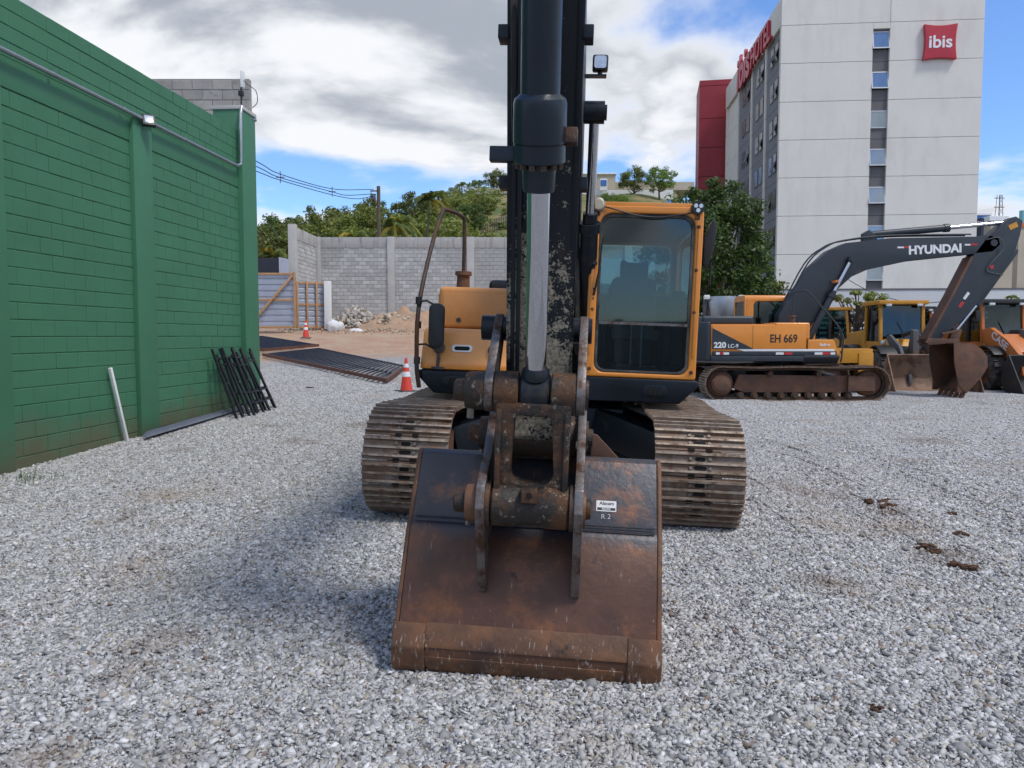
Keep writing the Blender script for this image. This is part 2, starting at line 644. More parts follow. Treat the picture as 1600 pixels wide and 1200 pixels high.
M['sticker'] = mat('sticker_white', (0.72, 0.72, 0.72), 0.45, var=0.05, vs=20)
M['ink'] = mat('black_ink', (0.015, 0.015, 0.016), 0.5)
M['ink_grey'] = mat('grey_ink', (0.22, 0.22, 0.22), 0.5)
M['decal_white'] = mat('white_decal', (0.74, 0.75, 0.76), 0.4, var=0.04)
M['decal_red'] = mat('red_reflector', (0.50, 0.025, 0.03), 0.35, var=0.08)
M['mirror'] = mat('mirror_glass', (0.30, 0.42, 0.40), 0.06, 0.9, var=0.05)

# ------------------------------------------------------------------ the ground
def ground_extra(t, cur, src, noise, rng_, mix):
    nn, ll = t.nodes.new, t.links.new
    vo = nn('ShaderNodeTexVoronoi')
    vo.inputs['Scale'].default_value = 34
    ll(src, vo.inputs['Vector'])
    sp = nn('ShaderNodeSeparateColor')
    ll(vo.outputs['Color'], sp.inputs[0])
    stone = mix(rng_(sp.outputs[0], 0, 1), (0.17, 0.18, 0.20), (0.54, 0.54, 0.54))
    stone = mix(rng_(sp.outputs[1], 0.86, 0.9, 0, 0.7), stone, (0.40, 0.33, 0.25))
    stone = mix(rng_(vo.outputs['Distance'], 0.45, 0.8, 0, 0.75), stone, (0.05, 0.05, 0.052))  # dark gaps between stones: their shade is put into the colour
    stone = mix(rng_(noise(0.5, 5), 0.58, 0.72, 0, 0.55), stone, (0.36, 0.29, 0.22))
    stone = mix(rng_(noise(3.0, 5), 0.60, 0.8, 0, 0.4), stone, (0.15, 0.12, 0.10))
    # bare earth at the back left of the yard
    xyz = nn('ShaderNodeSeparateXYZ')
    ll(src, xyz.inputs[0])

    def m2(op, a, b):
        n = nn('ShaderNodeMath')
        n.operation = op
        for i, v in enumerate((a, b)):
            if isinstance(v, (int, float)):
                n.inputs[i].default_value = v
            else:
                ll(v, n.inputs[i])
        return n.outputs[0]
    d = m2('ADD', xyz.outputs[1], m2('MULTIPLY', xyz.outputs[0], -0.42))
    d = m2('ADD', d, m2('MULTIPLY', m2('MAXIMUM', m2('ADD', xyz.outputs[0], -1.0), 0.0), -2.2))
    d = m2('ADD', d, m2('MULTIPLY', noise(0.35, 6), 7.0))
    mask = rng_(d, 29.0, 31.2)
    earth = mix(rng_(noise(0.8, 8), 0.4, 0.62), (0.40, 0.285, 0.185), (0.36, 0.20, 0.125))
    earth = mix(rng_(noise(5.0, 8), 0.5, 0.7, 0, 0.7), earth, (0.44, 0.37, 0.29))
    return mix(mask, stone, earth)


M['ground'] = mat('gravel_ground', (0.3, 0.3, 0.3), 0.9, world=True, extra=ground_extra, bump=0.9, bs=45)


def axis(vals):
    out = []
    for a, b, st in vals:
        n = max(1, int(round((b - a) / st)))
        out += [a + (b - a) * i / n for i in range(n)]
    return out + [vals[-1][1]]


xs = axis([(-600, -60, 60), (-60, -14, 4), (-14, -7, 0.5), (-7, 7, 0.14), (7, 24, 0.5), (24, 60, 4), (60, 600, 60)])
ys = axis([(-300, -10, 40), (-10, 1, 1), (1, 14, 0.14), (14, 24, 0.3), (24, 50, 0.8), (50, 130, 8), (130, 900, 70)])
V = [(x, y, gz(x, y)) for y in ys for x in xs]
nx = len(xs)
F = [(j * nx + i, j * nx + i + 1, (j + 1) * nx + i + 1, (j + 1) * nx + i) for j in range(len(ys) - 1) for i in range(nx - 1)]
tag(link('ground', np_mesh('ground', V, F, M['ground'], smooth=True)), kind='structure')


# ---- loose crushed stone lying on it: small patches of real stones, set side by side
STAINS = [(*G(255, 1005)[:2], .34), (*G(200, 1050)[:2], .26), (*G(60, 1185)[:2], .30), (*G(470, 690)[:2], .5), (*G(1250, 770)[:2], .7), (*G(1390, 800)[:2], .45),
          (*G(1300, 915)[:2], .4), (*G(1480, 870)[:2], .5), (*G(560, 665)[:2], .6), (*G(1450, 690)[:2], .9)]


def stains(t, cur, src, noise, rng_, mix):
    # patches of trodden-in brown earth
    nn, ll = t.nodes.new, t.links.new
    n_ = noise(5.0, 6, .65)
    for x, y, r in STAINS:
        d_ = nn('ShaderNodeVectorMath')
        d_.operation = 'DISTANCE'
        mp = nn('ShaderNodeMapping')
        mp.inputs['Scale'].default_value = (1, 1, 0)
        ll(src, mp.inputs[0])
        ll(mp.outputs[0], d_.inputs[0])
        d_.inputs[1].default_value = (x, y, 0)
        mm = nn('ShaderNodeMath')
        mm.operation = 'MULTIPLY_ADD'
        ll(n_, mm.inputs[0])
        mm.inputs[1].default_value = 1.6 * r
        ll(d_.outputs['Value'], mm.inputs[2])
        cur = mix(rng_(mm.outputs[0], .72 * r, 1.5 * r, .62, 0), cur, (0.19, 0.135, 0.09))
    return cur


def stone_extra(t, cur, src, noise, rng_, mix):
    cur = stains(t, cur, src, noise, rng_, mix)
    c = mix(rng_(noise(0.5, 5), 0.56, 0.70, 0, 0.55), cur, (0.33, 0.255, 0.18))
    c = mix(rng_(noise(1.3, 5), 0.60, 0.74, 0, 0.6), c, (0.14, 0.105, 0.08))
    return c


M['stone'] = mat('crushed_stone', (1, 1, 1), 0.85, var=0.12, vs=60, tint=True, world=True, extra=stone_extra)
CV = np.array([(a, b, c) for a in (-1, 1) for b in (-1, 1) for c in (-1, 1)], dtype=float) * .8
CF = np.array([(0, 1, 3, 2), (4, 6, 7, 5), (0, 4, 5, 1), (2, 3, 7, 6), (0, 2, 6, 4), (1, 5, 7, 3)])
CF = np.vstack([CF[:, [0, 1, 2]], CF[:, [0, 2, 3]]])
ico = bmesh.new()
bmesh.ops.create_icosphere(ico, subdivisions=1, radius=1)
ico.verts.ensure_lookup_table()
IV = np.array([v.co[:] for v in ico.verts])
IF = np.array([[v.index for v in f.verts] for f in ico.faces])
ico.free()
PATCH = 0.32
pcol = bpy.data.collections.new('stone_patches')
for k in range(7):
    n = 820
    pos = np.c_[rng.uniform(-PATCH / 2 - .01, PATCH / 2 + .01, (n, 2)), rng.uniform(-0.006, 0.011, n)]
    size = np.clip(rng.lognormal(math.log(0.0100), 0.37, n), 0.005, 0.025)
    VV, FF, CC = [], [], []
    for i in range(n):
        v = CV * (1 + rng.uniform(-0.60, 0.22, (8, 3))) * np.array([rng.uniform(0.85, 1.6), rng.uniform(0.6, 1.1), rng.uniform(0.3, 0.75)])
        e = Euler((rng.uniform(-.65, .65), rng.uniform(-.65, .65), rng.uniform(0, 6.28))).to_matrix()
        v = v @ np.array(e).T * size[i] + pos[i]
        g = float(np.clip(rng.normal(0.42, 0.12), 0.14, 0.72))
        c = np.array([g * 1.01, g * 1.0, g * 0.99])
        q = rng.random()
        if q < 0.07:
            c = np.array([0.43, 0.39, 0.325]) * rng.uniform(0.6, 1.15)
        elif q < 0.082:
            c = np.array([0.23, 0.165, 0.13])
        FF.append(CF + 8 * i)
        VV.append(v)
        CC.append(np.tile(c, (8, 1)))
    me = np_mesh('stone_patch', np.vstack(VV), np.vstack(FF), M['stone'], np.vstack(CC))
    pcol.objects.link(bpy.data.objects.new('stone_patch', me))

pts, rot, idx = [], [], []
st = PATCH * 0.86
for j in range(int(21 / st)):
    y = 1.5 + j * st
    for i in range(int(-(0.72 * y + 1.6) / st), int((0.76 * y + 2.2) / st) + 1):
        x = i * st
        if y - 0.42 * x > 26.0 + 1.5 * max(x, 0) or x < -5.62 + 0.0917 * (y - 8.34) - 0.1 and y < 15:
            continue
        e = 0.16
        nx_, ny_ = (gz(x + e, y) - gz(x - e, y)) / (2 * e), (gz(x, y + e) - gz(x, y - e)) / (2 * e)
        rz = random.choice((0, 1, 2, 3)) * math.pi / 2
        q = Vector((0, 0, 1)).rotation_difference(Vector((-nx_, -ny_, 1)).normalized()).to_matrix() @ Matrix.Rotation(rz, 3, 'Z')
        pts.append((x + random.uniform(-.01, .01), y, gz(x, y)))
        rot.append(q.to_euler()[:])
        idx.append(random.randrange(7))
gm = bpy.data.meshes.new('gravel')
gm.from_pydata(pts, [], [])
a_ = gm.attributes.new('rot', 'FLOAT_VECTOR', 'POINT')
a_.data.foreach_set('vector', np.array(rot, dtype=np.float32).ravel())
a_ = gm.attributes.new('idx', 'INT', 'POINT')
a_.data.foreach_set('value', np.array(idx, dtype=np.int32))
go = link('gravel', gm, M['stone'])
tag(go, 'loose grey crushed stone covering the yard', 'gravel', kind='stuff')
ng = bpy.data.node_groups.new('gravel_scatter', 'GeometryNodeTree')
ng.interface.new_socket('Geometry', in_out='INPUT', socket_type='NodeSocketGeometry')
ng.interface.new_socket('Geometry', in_out='OUTPUT', socket_type='NodeSocketGeometry')
gi, gout = ng.nodes.new('NodeGroupInput'), ng.nodes.new('NodeGroupOutput')
iop = ng.nodes.new('GeometryNodeInstanceOnPoints')
ci = ng.nodes.new('GeometryNodeCollectionInfo')
ci.inputs['Collection'].default_value = pcol
ci.inputs['Separate Children'].default_value = True
ci.inputs['Reset Children'].default_value = True
na = ng.nodes.new('GeometryNodeInputNamedAttribute')
na.data_type = 'FLOAT_VECTOR'
na.inputs['Name'].default_value = 'rot'
e2r = ng.nodes.new('FunctionNodeEulerToRotation')
nb = ng.nodes.new('GeometryNodeInputNamedAttribute')
nb.data_type = 'INT'
nb.inputs['Name'].default_value = 'idx'
iop.inputs['Pick Instance'].default_value = True
gl_ = ng.links.new
gl_(gi.outputs[0], iop.inputs['Points'])
gl_(ci.outputs[0], iop.inputs['Instance'])
gl_(na.outputs[0], e2r.inputs[0])
gl_(e2r.outputs[0], iop.inputs['Rotation'])
gl_(nb.outputs[0], iop.inputs['Instance Index'])
gl_(iop.outputs[0], gout.inputs[0])
go.modifiers.new('scatter', 'NODES').node_group = ng

# ------------------------------------------------------------------ green block wall on the left
WD = Vector((0.0917, 1, 0)).normalized()          # along the wall, away from the camera
WN = Vector((WD.y, -WD.x, 0))                     # out of its face, into the yard
WO = Vector((-5.56, 8.34, 0))
WROT = math.atan2(WD.y, WD.x)                     # local x runs along the wall, local -y is the yard side
gw = empty('green_block_wall', WO, (0, 0, WROT), 'tall green painted block wall with pilasters along the left side', 'wall')
WZ = .968
gw.scale = (1, 1, WZ)
# pilasters by their distance along the wall
PIL = [(-6.05, -5.6), (-3.05, -2.6), (-0.42, 0.10), (2.55, 3.02), (5.95, 6.55)]
MB().bx(-6.05, 6.5, 0.008, 0.16, -0.3, 5.515).build('wall_core', M['green_joint'], gw)
for a, b in PIL[:4]:
    MB().bx(a, b, -0.06, 0.2, -0.3, 4.79).build('pilaster', M['green_smooth'], gw, 0.008)
MB().bx(PIL[4][0], PIL[4][1], -0.09, 0.45, -0.3, 5.90).build('pilaster', M['green_smooth'], gw, 0.01)
MB().bx(PIL[4][0] - .02, PIL[4][1] + .02, -0.11, 0.47, 5.90, 5.97).build('pilaster_cap', M['concrete_plain'], gw, 0.01)
for a, b in zip(PIL, PIL[1:]):
    MB().bx(a[1] + .002, b[0] - 0.002, -0.010, 0.19, 4.443, 4.79).build('ring_beam', M['green_smooth'], gw, 0.006)
blocks = []
bh, bl, jt = 0.2, 0.4, 0.009
for k in range(len(PIL) - 1):
    a, b = PIL[k][1], PIL[k + 1][0]
    for r_ in range(22):
        x = a - (0.2 if r_ % 2 else 0.0)
        while x < b - 0.02:
            x0, x1 = max(x, a) + jt / 2, min(x + bl, b) - jt / 2
            if x1 - x0 > 0.04:
                blocks.append((x0, x1, 0.04 + r_ * bh, 0.04 + (r_ + 1) * bh - jt))
            x += bl
for r_ in range(4):
    x = PIL[0][0] - (0.2 if r_ % 2 else 0)
    hh = 0.1815
    while x < PIL[4][0] - 0.02:
        x0, x1 = max(x, PIL[0][0]) + jt / 2, min(x + bl, PIL[4][0]) - jt / 2
        if x1 - x0 > 0.04:
            blocks.append((x0, x1, 4.797 + r_ * hh, 4.797 + (r_ + 1) * hh - jt * (r_ < 3)))
        x += bl
inview = [b for b in blocks if b[1] > -0.3]
inview.sort(key=lambda b: b[0] + 0.35 * abs(b[2] - 2.0))
front, rest = inview[:300], inview[300:] + [b for b in blocks if b[1] <= -0.3]
cache = {}


def block_mesh(w_, h_, d_, m_, bev=0.006, nm='block'):
    key = (round(w_, 3), round(h_, 3), m_.name)
    if key not in cache:
        cache[key] = MB().bx(-w_ / 2, w_ / 2, 0, d_, -h_ / 2, h_ / 2).mesh(nm, m_, bev, 1)
    return cache[key]


for x0, x1, z0, z1 in front:
    link('block', block_mesh(x1 - x0, z1 - z0, 0.06, M['green']), None, gw, ((x0 + x1) / 2, random.uniform(-0.0025, 0.0025), (z0 + z1) / 2))
mb = MB()
for x0, x1, z0, z1 in rest:
    mb.bx(x0, x1, 0.0, 0.06, z0, z1)
tag(mb.build('block_courses', M['green'], gw, smooth=0), kind='stuff')


def wl(s, out, z):
    return WO + WD * s + WN * out + Vector((0, 0, z * WZ))


o = MB().tube([wl(-6, .09, 4.83), wl(5.72, .09, 4.80), wl(5.86, .10, 4.86), wl(5.87, .10, 5.0), wl(5.87, .115, 5.78), wl(5.95, .1, 5.94), wl(6.1, .0, 5.99)], 0.028, 10).build('conduit_pipe', M['steel_pipe'])
tag(o, 'grey steel conduit pipe running along the green wall', 'pipe')
for s in (-4.5, -1.5, 0.9, 2.3, 3.9, 5.3):
    p = wl(s, .075, 4.82)
    MB().cyl(p - WD * .012, p + WD * .012, 0.036, n=10).build('pipe_clamp', M['steel_pipe'], o)
fl = empty('floodlight', wl(2.86, .10, 4.78), (0, 0, 0), 'small black floodlight fixed to the pipe on the green wall', 'floodlight')
fr_ = WROT - R(90) + R(38)
q = Matrix.Rotation(WROT - R(52), 4, 'Z') @ Matrix.Rotation(R(-25), 4, 'X')
for nm, mb, mt_ in (('housing', MB().bx(-.085, .085, -.12, -.06, -.12, .06), M['black']),
                    ('lens', MB().bx(-.058, .058, -.1245, -.1205, -.09, .03), M['lamp_glass']),
                    ('bracket', MB().bx(-.02, .02, -.07, .06, -.02, .02), M['steel_pipe'])):
    me = mb.mesh(nm, mt_, 0.006)
    me.transform(q)
    link(nm, me, None, fl)
an = empty('antenna', wl(6.12, .02, 5.97), (0, 0, 0), 'white wireless antenna on a short mast above the wall end', 'antenna')
MB().cyl((0, 0, 0), (0, 0, .5), .016, n=8).build('mast', M['black'], an)
MB().bx(.0, .06, -.05, .05, .36, .66).build('panel', M['white'], an, .015)
MB().box((0.0, 0, .26), (.09, .08, .09)).build('clamp', M['black'], an, .01)
MB().tube([(.02, -.02, .55), (.12, -.03, .42), (.28, -.03, .3), (.3, -.02, .1), (.2, 0, .0)], .007, 6, 6).build('cable', M['black'], an)
cm = empty('security_camera', wl(6.5, .0, 5.86), (0, 0, 0), 'small bullet security camera at the end of the green wall', 'camera')
MB().cyl((0, 0, 0), (.06, -.02, 0), .012, n=8).build('arm', M['white'], cm)
MB().cyl((.06, -.07, -.01), (.09, .07, .01), .032, n=12).build('body', M['steel_pipe'], cm)

# grey block room behind the green wall
gb = empty('grey_block_room', (-6.6, 15.7, 4.3), (0, 0, 0), 'raw grey block parapet rising behind the end of the green wall', 'wall')
MB().bx(-1.6, 1.34, 0.012, 0.14, -4.2, 2.42).build('wall_core', M['mortar'], gb)
M['block_warm'] = mat('weathered_concrete_block', (0.33, 0.31, 0.285), 0.9, var=0.2, vs=3, rand=0.14, c3=(0.14, 0.13, 0.12), s3=5, t3=(0.55, 0.75), bump=0.5, bs=100)
for r_ in range(12):
    x = -1.6 - (0.2 if r_ % 2 else 0)
    while x < 1.33:
        x0, x1 = max(x, -1.6) + .008, min(x + .4, 1.35) - .008
        if x1 - x0 > .05:
            link('block', block_mesh(x1 - x0, .184, .15, M['block_warm']), None, gb, ((x0 + x1) / 2, 0, .1 + .2 * r_ + random.uniform(-.002, .002)))
        x += .4

# ------------------------------------------------------------------ grey block wall at the back
bw = empty('grey_block_wall', (-10.25, 41, 2.1), (0, 0, 0), 'long bare grey concrete block wall across the back of the yard', 'wall')
BL = 20.5
MB().bx(0, BL, .012, .2, -1, 4.1).build('wall_core', M['mortar'], bw)
MB().bx(-.0, BL, -.02, .2, 4.12, 4.68).build('ring_beam', M['concrete'], bw, .01)
cols_ = [(-.1, .12), (3.66, 4.04), (7.86, 8.26), (12.0, 12.4), (16.2, 16.6), (20.3, 20.7)]
for a, b in cols_:
    MB().bx(a, b, -.09, .22, -1, 4.70).build('column', M['concrete_plain'], bw, .012)
bl2 = []
for r_ in range(-3, 21):
    for (a0, a1), (b0, b1) in zip(cols_, cols_[1:]):
        x = a1 - (.2 if r_ % 2 else 0)
        while x < b0 - .03:
            x0, x1 = max(x, a1) + .009, min(x + .4, b0) - .009
            if x1 - x0 > .05:
                bl2.append((x0, x1, .1 + .2 * r_))
            x += .4
bl2.sort(key=lambda b: (b[0] > 9.8) * 100 + (b[2] < 0.2) * 50 + abs(b[0] - 3.5) + abs(b[2] - 2.4))
for x0, x1, z in bl2[:300]:
    link('block', block_mesh(x1 - x0, .182, .1, M['block'], .008), None, bw, ((x0 + x1) / 2, random.uniform(-.004, .004), z))
mb = MB()
for x0, x1, z in bl2[300:]:
    mb.bx(x0, x1, 0, .1, z - .091, z + .091)
tag(mb.build('block_courses', M['block'], bw, smooth=0), kind='stuff')
# its return towards the camera
rw = empty('grey_block_return_wall', (-10.42, 37.3, 1.9), (0, 0, R(88.5)), 'short grey block return wall meeting the long back wall', 'wall')
MB().bx(0, 3.55, .012, .2, -1, 4.3).build('wall_core', M['mortar'], rw)
MB().bx(0, 3.55, -.02, .2, 4.32, 4.9).build('ring_beam', M['concrete'], rw, .01)
MB().bx(-.35, .02, -.1, .25, -1, 5.0).build('column', M['concrete_plain'], rw, .012)
for r_ in range(-2, 22):
    x = .02 - (.2 if r_ % 2 else 0)
    while x < 3.5:
        x0, x1 = max(x, .02) + .009, min(x + .4, 3.55) - .009
        if x1 - x0 > .05:
            link('block', block_mesh(x1 - x0, .182, .1, M['block'], .008), None, rw, ((x0 + x1) / 2, random.uniform(-.003, .003), .1 + .2 * r_))
        x += .4

# ------------------------------------------------------------------ hoarding, shed, post
def hoarding(name, p0, p1, h, label, brace=True, ribs=9, posts=2):
    p0, p1 = Vector(p0), Vector(p1)
    d = p1 - p0
    ln = d.length
    hd = empty(name, p0, (0, 0, math.atan2(d.y, d.x)), label, 'hoarding')
    prof = []
    n = ribs * 8
    for i in range(n + 1):
        z = h * i / n
        prof.append((0.02 + 0.016 * (1 if (i % 8) in (0, 1) else -1), z))
    for k in range(3):       # three overlapping sheets
        a, b = ln * k / 3, ln * (k + 1) / 3 + (.04 if k < 2 else 0)
        MB().sheet([(y + .004 * k + .03, z) for y, z in prof], 'x', a, b, .002).build('metal_sheet', M['sheet_metal'], hd, smooth=0)
    for i in range(posts):
        x = .04 + (ln - .08) * i / (posts - 1)
        MB().bx(x - .04, x + .04, -.07, .0, 0, h + .05).build('wooden_post', M['wood'], hd, .004)
    for z in (.06, h * .52, h - .03):
        MB().bx(0, ln, -.028, .008, z - .045, z + .045).build('wooden_rail', M['wood'], hd, .004)
    if brace:
        MB().bar((.1, -.1, .05), (ln - .1, -.1, h - .1), .09, .05, (0, 1, 0)).build('wooden_brace', M['wood'], hd, .004)
    return hd


pa, pb, pc, pd_ = P(385, 513, 34), P(463, 513, 34), P(464, 513, 35.2), P(511, 509, 35.8)
hoarding('sheet_hoarding', pa, pb, 2.42, 'tall corrugated metal hoarding with a diagonal timber brace', True, 9)
hoarding('sheet_hoarding', pc, pd_, 2.1, 'lower corrugated hoarding panel framed in pale timber beside the white post', False, 8, 4)
p = P(513, 514, 35.6)
o = MB().bx(-.15, .15, -.12, .12, 0, 2.2).build('white_post', M['white'], None, .015, loc=p)
tag(o, 'square white painted post at the end of the hoarding', 'post')
M['shed'] = mat('dark_blue_sheet', (0.012, 0.014, 0.024), 0.5)
M['shed_pale'] = mat('pale_blue_sheet', (0.42, 0.44, 0.52), 0.55)
sh = empty('metal_shed', P(370, 516, 44), (0, 0, 0), 'low metal shed roof, half navy half pale, behind the hoarding', 'shed')
MB().bx(-1.2, 2.45, 0, 3, 0, 4.1).build('dark_wall', M['shed'], sh, .02)
MB().prism([(2.47, 0), (6.0, 0), (6.0, 3.3), (2.47, 4.15)], 'y', 0, 3).build('pale_wall', M['shed_pale'], sh, .02)

# ------------------------------------------------------------------ fence panels lying on the ground
def fence_panel(corners, n, label, mids=(0.0, .5, 1.0)):
    a, b, c, d = [Vector(q) for q in corners]      # a-b one short end, d-c the other
    pn = empty('fence_panel', a, (0, 0, 0), label, 'fence panel', 'steel fence panels lying flat')
    lift = Vector((0, 0, .10))
    A, B, C, D = [q - a + lift for q in (a, b, c, d)]
    for i in range(n):
        t = (i + .5) / n
        p, q = A.lerp(D, t), B.lerp(C, t)
        MB().bar(p, q, .055, .03).build('slat', M['fence_blue'], pn)
    for k, t in enumerate(mids):
        p, q = A.lerp(B, t), D.lerp(C, t)
        up = Vector((0, 0, -.035 if t not in (0, 1) else 0))
        MB().bar(p + up, q + up, .05, .09 if t == 0 else .05).build('rail', M['rust_edge'] if t == 0 else M['fence_blue'], pn)
    MB().bar(A, B, .05, .09).build('rail', M['rust_edge'], pn)
    MB().bar(D, C, .05, .05).build('rail', M['fence_blue'], pn)
    return pn


g1, g2, g3, g4 = G(604, 601), G(634, 578), G(498, 549), G(411, 559)
fence_panel((g1, g2, g3, g4), 30, 'dark blue steel fence panel lying flat, its rusty corner nearest the cone')
h1, h2, h3, h4 = G(411, 556), G(498, 548), G(410, 533), G(330, 536)
for q in (h1, h2, h3, h4):
    q.z += .09
fence_panel((h1, h2, h3, h4), 24, 'dark blue steel fence panel lying half hidden behind the green wall end')

# ------------------------------------------------------------------ things along the foot of the green wall
def lean_frame(s, out, h, wdt, tilt, yaw, label):
    o_ = empty('trestle', wl(s, out, gz(*wl(s, out, 0)[:2])), (0, 0, WROT + yaw), label, 'trestle', 'steel trestles leaning on the green wall')
    mt = Matrix.Rotation(tilt, 4, 'X')
    for x in (0, wdt):
        me = MB().bx(x - .02, x + .02, -.02, .02, 0, h).mesh('leg', M['frame_black'], .004, 1)
        me.transform(mt)
        link('leg', me, None, o_)
    for z in (.25, .45, h - .18):
        me = MB().bx(.02, wdt - .02, -.015, .015, z - .015, z + .015).mesh('rung', M['frame_black'], .003, 1)
        me.transform(mt)
        link('rung', me, None, o_)
    return o_


for k_, (s_, o_, h_, w_, t_, y_, lb_) in enumerate((
        (4.62, .50, 1.25, .42, -18, 9, 'nearest the camera'), (4.74, .56, 1.18, .5, -24, -5, 'second from the camera'), (4.9, .60, 1.28, .45, -21, 4, 'third from the camera'),
        (5.02, .64, 1.15, .52, -26, -8, 'in the middle of the row'), (5.2, .60, 1.24, .48, -20, 6, 'third from the far end'), (5.36, .66, 1.2, .5, -25, -3, 'second from the far end'), (5.55, .62, 1.22, .45, -22, 3, 'farthest along, beside the end pilaster'))):
    lean_frame(s_, o_, h_, w_, R(t_), R(y_), 'black steel trestle frame leaning on the green wall, ' + lb_)
a = G(199, 691)
o = MB().bar((0, 0, 0), P(172, 575, 10.18) - a, .042, .04).build('white_bar', M['white'], None, .003, loc=a)
tag(o, 'white metal bar leaning against the green wall', 'bar')
pr0, pr1 = G(208, 690), G(366, 643)
M['profile'] = mat('blue_grey_profile', (0.24, 0.27, 0.33), 0.4, 0.3, var=.15, vs=4)
pro = [('nearest the yard', 0.0), ('second from the yard', .055), ('second from the wall', .11), ('nearest the wall', .165)]
for k, (lb, off) in enumerate(pro):
    sh_ = WN * (.17 - off) + WD * (.12 * k) + Vector((0, 0, .06))
    mb = MB()
    d_ = (pr1 - pr0)
    mb.bar(Vector((0, 0, 0)), d_, .056, .004)
    for sg in (-1, 1):
        side = WN * (.026 * sg)
        mb.bar(side + Vector((0, 0, .018)), d_ + side + Vector((0, 0, .018)), .004, .036)
    o = mb.build('steel_profile', M['profile'], None, smooth=0, loc=pr0 + sh_)
    tag(o, 'long grey steel profile on the gravel by the green wall, ' + lb, 'steel profile', 'steel profiles on the ground')
gr = G(45, 752)
V, F, C_ = [], [], []
for i in range(60):
    bx_, by_ = gr.x + random.gauss(0, .16), gr.y + random.gauss(0, .10)
    d_ = Vector((random.gauss(0, 1), random.gauss(0, 1), 0)).normalized()
    sd_ = Vector((-d_.y, d_.x, 0)) * .004
    h_, ln_ = random.uniform(.08, .2), random.uniform(.05, .14)
    b0 = Vector((bx_, by_, gz(bx_, by_)))
    k = len(V)
    for t in (0, .35, .7, 1):
        p = b0 + d_ * ln_ * t * t + Vector((0, 0, h_ * (t - .4 * t * t)))
        V += [p - sd_ * (1 - t * .9), p + sd_ * (1 - t * .9)]
    F += [(k, k + 1, k + 3, k + 2), (k + 2, k + 3, k + 5, k + 4), (k + 4, k + 5, k + 7, k + 6)]
M['grass'] = mat('grass_blade', (0.07, 0.13, 0.04), 0.6, var=0.3, vs=8)
tag(link('grass_tuft', np_mesh('grass_tuft', V, F, M['grass'])), 'small green grass tuft at the foot of the green wall', 'grass')

# ------------------------------------------------------------------ cones
def cone(loc, h, label):
    c = empty('traffic_cone', loc, (0, 0, random.uniform(0, 1)), label, 'traffic cone', 'red and white traffic cones')
    k = h / .75
    MB().bx(-.2 * k, .2 * k, -.2 * k, .2 * k, 0, .035 * k).build('base', M['rubber'], c, .01)
    prof = lambda z: (.145 - .118 * z / .75) * k
    def seg(nm, z0, z1, m_, g=0):
        MB().cyl((0, 0, z0 * k), (0, 0, z1 * k), prof(z0) + g, prof(z1) + g, 24).build(nm, m_, c)
    seg('body', .035, .75, M['cone_red'])
    seg('band', .34, .45, M['decal_white'], .003)
    seg('band', .545, .63, M['decal_white'], .003)
    return c


cone(G(635, 612), .75, 'red traffic cone with white bands beside the excavator')
cone(P(478, 528, 31.5), .73, 'red traffic cone standing on the bare earth by the hoarding')

# ------------------------------------------------------------------ rubble, sacks, earth


def chunk_pile(name, cx, cy, rx, ry, h, n, smin, smax, label, tints):
    VV, FF, CC = [], [], []
    for i in range(n):
        a, q = rng.uniform(0, 6.28), math.sqrt(rng.random())
        x, y = cx + rx * q * math.cos(a), cy + ry * q * math.sin(a)
        z = gz(x, y) + h * (1 - q) ** .8 * rng.uniform(.7, 1.0)
        s = rng.uniform(smin, smax) * (1.2 - .5 * q)
        v = CV * (1 + rng.uniform(-.45, .2, (8, 3))) * np.array([rng.uniform(.7, 1.3), rng.uniform(.5, 1.0), rng.uniform(.3, .8)]) * s
        v = v @ np.array(Euler(tuple(rng.uniform(-1, 1, 3))).to_matrix()).T + np.array([x, y, z])
        VV.append(v)
        FF.append(CF + 8 * i)
        CC.append(np.tile(np.array(tints[rng.integers(len(tints))]) * rng.uniform(.75, 1.2), (8, 1)))
    o = link(name, np_mesh(name, np.vstack(VV), np.vstack(FF), M['rubble'], np.vstack(CC)))
    return tag(o, label, 'rubble', kind='stuff')


def mound(name, cx, cy, rx, ry, h, label):
    n = 26
    V = [(cx + rx * (2 * i / n - 1), cy + ry * (2 * j / n - 1), 0) for j in range(n + 1) for i in range(n + 1)]
    out = []
    for x, y, _ in V:
        q = math.hypot((x - cx) / rx, (y - cy) / ry)
        f = max(0, 1 - q) ** .8
        out.append((x, y, gz(x, y) - .03 + h * f * (1 + .35 * math.sin(5 * x + 2 * y) * math.sin(4 * y - x)) + .05 * f * random.random()))
    F = [(j * (n + 1) + i, j * (n + 1) + i + 1, (j + 1) * (n + 1) + i + 1, (j + 1) * (n + 1) + i) for j in range(n) for i in range(n)]
    return tag(link(name, np_mesh(name, out, F, M['earth'], smooth=True)), label, 'earth mound')


